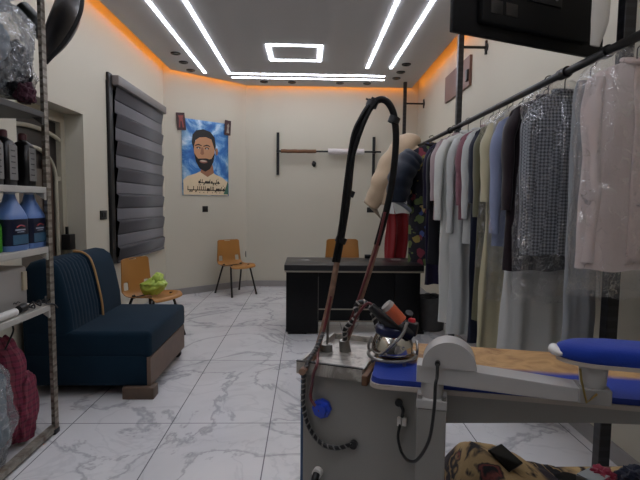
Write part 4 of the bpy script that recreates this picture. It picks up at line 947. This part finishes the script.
b = nb(); q = CF(399, 402, 0); cyl(b, q, q-AV*.01, .011); obj('cable_grommet', b, M_rub, tbl)
# water valve, tap and corrugated lead
n_v = CF(323, 407, 0)
b = nb(); RV = TMX @ Matrix.Rotation(PI/2, 3, 'X'); lathe(b, [(.020, 0), (.031, .004), (.031, .018), (.022, .022), (.020, .034), (.001, .036)], n_v, 8, RV); v_ = obj('blue_valve', b, plain('blue_valve_plastic', '1f3fae', .35), tbl, False, label='bright blue plastic valve')
b = nb(); q = CF(318.5, 471, 0); cyl(b, q, q-AV*.02, .016); o = obj('white_tap', b, M_white, tbl)
b = nb(); tube(b, smooth_path([q-AV*.02, q-AV*.035-AZ*.01, q-AV*.04-AZ*.045], 4), .012, 12); obj('black_spout', b, M_rub, o)
def H_(px, py, dy=0): return atY(px, py, 1.67+dy)
def helix(path, R, r, pitch, mat, parent, nm='spiral_wrap', seg=6):
    P = smooth_path(path, 14); pts = []; acc = 0; a = None
    for i in range(len(P)-1):
        d = (P[i+1]-P[i]); L = d.length; d.normalize()
        if a is None: a, bb = frame_axes(d)
        else: a = (a-d*a.dot(d)).normalized(); bb = d.cross(a)
        st = max(1, int(L/pitch*9))
        for k in range(st):
            p = P[i].lerp(P[i+1], k/st); ph = 2*PI*acc/pitch; pts.append(p+R*(math.cos(ph)*a+math.sin(ph)*bb)); acc += L/st
    b = nb(); tube(b, pts, r, seg); return obj(nm, b, mat, parent)
M_rope = plain('dark_braid', '242321', .6, 0, .4, 60); M_ropel = plain('grey_braid', '6c6a66', .6)
lead = [H_(323, 333, -.05), H_(316, 349, -.12), H_(310, 358, -.19), CF(306, 367, .034), CF(304, 376, .032), CF(303.5, 388, .02), CF(303.5, 405, .014), CF(309, 427, .014), CF(321, 443, .014), CF(336, 448, .014), CF(353, 444, .010)]
o = cable('corrugated_lead', lead, .0068, M_rub, tbl); helix(lead, .0068, .0026, .020, M_ropel, o)
b = nb(); q = CF(354, 443.5, 0); cyl(b, q, q-AV*.014, .013); obj('cable_grommet', b, M_rub, tbl)
# mast with the hose arch
M_hose = plain('black_hose', '0a0a0b', .5, 0, .3, 30, 0, 60, .25); M_hosew = plain('brown_wrapped_hose', '7c604e', .6, 0, .7, 55, .3, 90); M_hoser = plain('dark_red_hose', '5b2226', .4, 0, .3, 40)
YH = 1.67
def H(px, py, dy=0): return atY(px, py, YH+dy)
b = nb(); cyl(b, H(327, 356), H(327, 344), .022, .020, 18); cyl(b, H(327, 358), H(327, 355.5), .032, None, 18); ms_ = obj('mast_socket', b, M_steel, tbl)
b = nb(); tube(b, smooth_path([H(327, 350), H(330, 300), H(338, 250), H(346, 205), H(352, 150), H(361, 120), H(372, 104)], 8), .0045, 8); obj('spring_mast', b, M_steel, tbl)
left = [H(316, 352, -.06), H(322, 332, -.02), H(330, 300), H(337, 262), H(344, 222), H(348.5, 190), H(351.5, 160), H(357, 130), H(366, 111), H(374, 102.5)]
arch = [H(374, 102.5), H(382, 99.5), H(389, 104), H(394, 116), H(396, 140), H(393, 175), H(387, 208), H(377, 245)]
right = [H(377, 245), H(368, 275), H(359, 303), H(351, 328), H(345, 344, .0)]
o = cable('wrapped_hose', [H(302, 372, -.26), H(309, 364, -.13)]+left[:4], .0105, M_hosew, tbl, seg=12, label='brown cloth-wrapped lower hose')
cable('hose_arch', left[3:]+arch[1:], .0118, M_hose, tbl, 8, 14)
cable('hose_strand', [H(341, 240, -.012), H(347, 205, -.014), H(351, 165, -.014), H(360, 133, -.014), H(369, 112, -.012), H(377, 101, -.012)], .008, M_hose, tbl)
cable('hose_strand', [H(333.5, 262, -.01), H(340, 228, -.016), H(344, 196, -.016), H(350, 150, -.012), H(356, 126, -.012), H(372, 101, -.012)], .006, M_hose, tbl)
for px, py in ((349, 193), (341, 240), (372, 104), (394, 120)):
    b = nb(); p = H(px, py); cyl(b, p+V((-.004, 0, -.010)), p+V((.004, 0, .010)), .020, None, 12); obj('hose_clamp', b, M_blackp, tbl)
b = nb(); tube(b, [H(371.5, 97.5), H(379, 100.5), H(385, 99)], .004, 7); tube(b, [H(373, 106), H(370, 101), H(366, 98.5)], .0035, 7); obj('wire_tie', b, M_blackp, tbl)
o = cable('return_hose', arch[-2:]+right, .0105, M_hosew, tbl, seg=12, label='brown return hose on the right side')
cable('red_hose', [H(343, 342, -.005), H(352, 317, -.012), H(362, 289, -.012), H(377, 245, -.010), H(385, 212, -.010)], .005, M_hoser, tbl)
cable('red_hose', [H(331, 296, -.016), H(325, 325, -.03), H(318, 350, -.07), ML(.075, -.012, .91), ML(.066, -.022, .875), CF(312, 385, .024), CF(311, 399, .024), n_v-AV*.032], .0048, M_hoser, tbl)
b = nb(); cyl(b, H(346, 358), H(344, 340), .024, .018, 16); obj('steam_outlet', b, M_steel, tbl)
silver = [H(346, 346), H(345, 330, -.03), H(352, 322, -.05), H(357, 316, -.06), H(356, 306, -.05), H(363, 302, -.06), H(371, 308, -.07), H(375, 320, -.08), H(379, 333, -.09)]
M_sil = plain('grey_sleeve', '9b9690', .4, .3, .2, 40)
o = cable('iron_hose', silver, .0085, M_rub, tbl, seg=10); helix(silver, .0088, .0032, .022, M_sil, o, 'silver_spiral')
cable('iron_hose', [H(349, 335, -.02), H(356, 318, -.07), H(361, 310, -.08), H(369, 303, -.09), H(378, 312, -.10), H(386, 318, -.10)], .005, M_hoser, tbl)

# the iron on its wire rest
ic = atZ(396, 364, .902); IA = math.radians(-20); IM = rz3(IA)
iron = thing('steam_iron', 'steam iron with chrome body, black handle and orange grip on the board', 'iron', (ic.x, ic.y+.05, .902))
I0 = V((ic.x, ic.y+.065, .902))
def IL(x, y, z): return I0+IM @ V((x, y, z))
def iron_out(s, z, k=1):
    out = []
    for i in range(33):
        a = 2*PI*i/32
        if i == 32: break
        x = .066*math.cos(a)*s; y = math.sin(a)
        yy = (.11*y if y > 0 else .075*y)*s*k
        x *= (1-.45*max(0, y)**1.6); out.append(IL(x, yy, z))
    return out
def iloft(secs):
    b = nb(); R = [[b.verts.new(p) for p in iron_out(s, z, k)] for s, z, k in secs]; m = len(R[0])
    for i in range(len(R)-1):
        for j in range(m): b.faces.new((R[i][j], R[i][(j+1) % m], R[i+1][(j+1) % m], R[i+1][j]))
    b.faces.new(R[0]); b.faces.new(R[-1]); return b
M_chrome = plain('polished_chrome', 'c9c6c0', .12, 1, .04, 6)
obj('sole_body', iloft([(1.0, .022, 1), (1.03, .026, 1), (1.03, .034, 1), (1.0, .05, 1), (.92, .066, 1), (.8, .08, 1), (.72, .086, 1)]), M_chrome, iron)
obj('upper_shell', iloft([(.80, .082, 1), (.86, .088, 1), (.84, .104, 1), (.7, .114, 1), (.4, .118, 1)]), plain('navy_shell', '1a2144', .35), iron)
b = nb(); cyl(b, IL(-.03, -.02, .11), IL(-.04, -.01, .165), .012, .014); obj('handle_bracket', b, M_rub, iron); b = nb(); cyl(b, IL(.035, .03, .11), IL(.05, .01, .15), .012, .013); obj('handle_bracket', b, M_rub, iron)
hp = [atY(371, 306, I0.y-.03), atY(379, 314, I0.y-.035), atY(390, 323, I0.y-.04), atY(402, 330, I0.y-.04), atY(411, 334, I0.y-.035)]
b = nb(); tube(b, smooth_path(hp, 6), lambda s: .012+.010*s, 14); obj('handle', b, M_rub, iron)
b = nb(); tube(b, [atY(389, 307.5, I0.y-.085), atY(402, 321, I0.y-.09)], [.020, .018], 16); obj('orange_grip', b, plain('orange_grip', 'b5522f', .5), iron)
b = nb(); tube(b, [atY(386, 304.5, I0.y-.085), atY(389, 307.5, I0.y-.085)], [.019, .021], 16); obj('grip_end', b, M_sil, iron)
sb = atY(410.5, 328, I0.y-.03); b = nb(); obox(b, sb, (.046, .04, .042), IM @ Matrix.Rotation(.15, 3, 'Y'), .006); sbx = obj('switch_box', b, M_rub, iron)
b = nb(); q = atY(412, 320.5, I0.y-.03); cyl(b, q-V((0, 0, .008)), q+V((0, 0, .006)), .013, .011, 14); obj('red_button', b, plain('red_button', 'a8232c', .35), sbx)
st = [atY(407, 323, I0.y-.075), atY(402, 335, I0.y-.095), atY(392, 345, I0.y-.10), atY(379, 356, I0.y-.10)]
b = nb(); tube(b, smooth_path(st, 8), .0052, 8); obj('steam_pipe', b, M_steel, iron)
ring = [IL(.078*math.cos(a)*(1-.35*max(0, math.sin(a))), .115*math.sin(a) if math.sin(a) > 0 else .092*math.sin(a), .014) for a in [2*PI*k/36 for k in range(37)]]
rest = thing('wire_rest', 'bent steel wire rest around the chrome base of the iron', 'iron rest', IL(0, 0, 0))
b = nb(); tube(b, ring, .0055, 8, False); obj('ring', b, M_steel, rest)
for sx in (-1, 1):
    b = nb(); tube(b, smooth_path([IL(.078*sx, .0, .014), IL(.08*sx, -.0, .035), IL(.074*sx, .02, .055)], 5), .0045, 7); obj('side_wire', b, M_steel, rest)
for a_ in (.6, 2.5, 4.0, 5.4):
    b = nb(); q = IL(.078*math.cos(a_)*(1-.35*max(0, math.sin(a_))), .11*math.sin(a_) if math.sin(a_) > 0 else .090*math.sin(a_), .012); cyl(b, V((q.x, q.y, .9015)), q, .006); obj('stud', b, M_steel, rest)

# ------------------------------------------------------------------ floral blanket heap and things on it
n = N('floral_blanket'); tc = n.obj(); mpw = n.noise(4, 3, .5, 0, tc)
vo = n.add('ShaderNodeTexVoronoi'); vo.inputs['Scale'].default_value = 14; n.link(tc, vo.inputs['Vector'])
nv_ = n.add('ShaderNodeTexNoise'); nv_.inputs['Scale'].default_value = 11; nv_.inputs['Detail'].default_value = 3; n.link(tc, nv_.inputs['Vector']); av_ = n.add('ShaderNodeVectorMath', operation='MULTIPLY_ADD'); n.link(nv_.outputs['Color'], av_.inputs[0]); av_.inputs[1].default_value = (.13, .13, .13); n.link(tc, av_.inputs[2])
vo.inputs['Scale'].default_value = 8; n.link(av_.outputs[0], vo.inputs['Vector'])
dark = n.ramp(vo.outputs['Distance'], [(.10, '5d3330'), (.16, 'a1855a'), (.27, '151114'), (.36, '151114'), (.40, '9a7f55'), (.47, '151114'), (.62, '2a2026')])
pale = n.ramp(vo.outputs['Distance'], [(.12, '151114'), (.20, '7b3b34'), (.28, '1a1518'), (.36, 'ab8f62'), (.60, 'a1855a'), (.72, '151114')])
col = n.mix(n.ramp(mpw, [(.42, '000000'), (.5, 'ffffff')]), dark, pale); n.link(col, n.b.inputs['Base Color']); n.b.inputs['Roughness'].default_value = .9; n.bump(n.noise(120, 2), .4, .006); M_blk = n.m
bx = atY(492, 438, 1.75)
bk = thing('floral_blanket', 'beige and black floral blanket heaped on a stool below the table arm', 'blanket', (.85, 1.7, .40))
b = nb()
def heap(u, v):
    # u across, v from back (0) to front (1): a folded heap whose ridge falls to the right
    x = .53+u*.91; ridge = .545-.24*max(0, (x-.62)/.4)-.25*max(0, (.645-x)/.12)**1.6+.03*math.sin(x*9)
    s = math.sin(PI*min(1, .06+v*.94)); z = max(.30, .30+(ridge-.30)*s**.6)
    y = 1.90-v*.62; z += .022*noise.noise(V((x*7, y*7, 1)))+.012*noise.noise(V((x*16, y*16, 3)))
    if u < .02 or u > .98 or v < .02 or v > .98: z = .30
    return V((x, y, z))
grid(b, heap, 60, 40); obj('folds', b, M_blk, bk, 'all')
stl = thing('low_stool', 'low dark stool carrying the floral blanket', 'stool', (.95, 1.6, 0))
b = nb(); xbox(b, (.56, 1.32, .26), (1.42, 1.88, .298), .01); obj('seat', b, M_desk, stl)
for x in (.60, 1.37):
    for y in (1.35, 1.85):
        b = nb(); xbox(b, (x-.02, y-.02, 0), (x+.02, y+.02, .26)); obj('leg', b, M_black, stl, False)
def on_heap(px, py):
    best = None
    for i in range(61):
        for j in range(41):
            p = heap(i/60, j/40); d = p-EYE; q = (320+F*d.dot(RGT)/d.dot(FWD), 240-F*d.dot(UPV)/d.dot(FWD))
            e_ = (q[0]-px)**2+(q[1]-py)**2+ (0 if j > 8 else 1e4)
            if best is None or e_ < best[0]: best = (e_, p)
    return best[1]
pc0 = on_heap(505, 459); nrm = V((.12, -.55, .80)).normalized()
ph = thing('mobile_phone', 'black mobile phone lying on the floral blanket', 'phone', pc0)
cs = [hit(q[0], q[1], pc0+nrm*.016, nrm) for q in ((487, 451), (500.5, 444.5), (522.5, 464), (509, 473))]
b = nb(); prism(b, cs, nrm*.009); obj('phone_body', b, plain('phone_case', '0b0b0d', .35), ph, False, [('bev', .003)])
cm = sum(cs, V())/4; b = nb(); prism(b, [cm+(c-cm)*.93+nrm*.0092 for c in cs], nrm*.0006); obj('screen', b, plain('phone_glass', '050507', .08), ph, False)
pc1 = on_heap(592, 478)
tr = thing('clear_box', 'small clear-lidded box on the blanket beside a pinkish red cloth', 'box', pc1)
b = nb(); M2 = rz3(.5); obox(b, pc1+V((0, 0, .025)), (.11, .08, .03), M2, .004); obj('box_base', b, M_steel, tr)
b = nb(); obox(b, pc1+V((0, 0, .043)), (.106, .076, .006), M2, .002); obj('lid', b, plain('pale_lid', '8f9392', .15), tr)
pc2 = on_heap(606, 470); b = nb(); blob(b, pc2+V((.0, .02, .02)), (.05, .05, .04), .3, 2, 4, 41); tag(base(obj('red_cloth', b, cloth('pinkish_red_cloth', '7d2638', .2)), pc2), 'crumpled pinkish red cloth lying on the floral blanket', 'cloth')
pc3 = on_heap(634, 474); b = nb(); blob(b, pc3+V((.02, .02, .01)), (.07, .07, .05), .3, 2, 4, 43); tag(base(obj('navy_cloth', b, M_navyc), pc3), 'dark navy cloth lying at the right end of the blanket', 'cloth')

sc = bpy.context.scene
sc.view_settings.view_transform = 'Standard'; sc.view_settings.look = 'None'; sc.view_settings.gamma = 1; sc.view_settings.exposure = 0.9
w = bpy.data.worlds.new('world'); sc.world = w; w.use_nodes = True; w.node_tree.nodes['Background'].inputs[0].default_value = (0, 0, 0, 1)
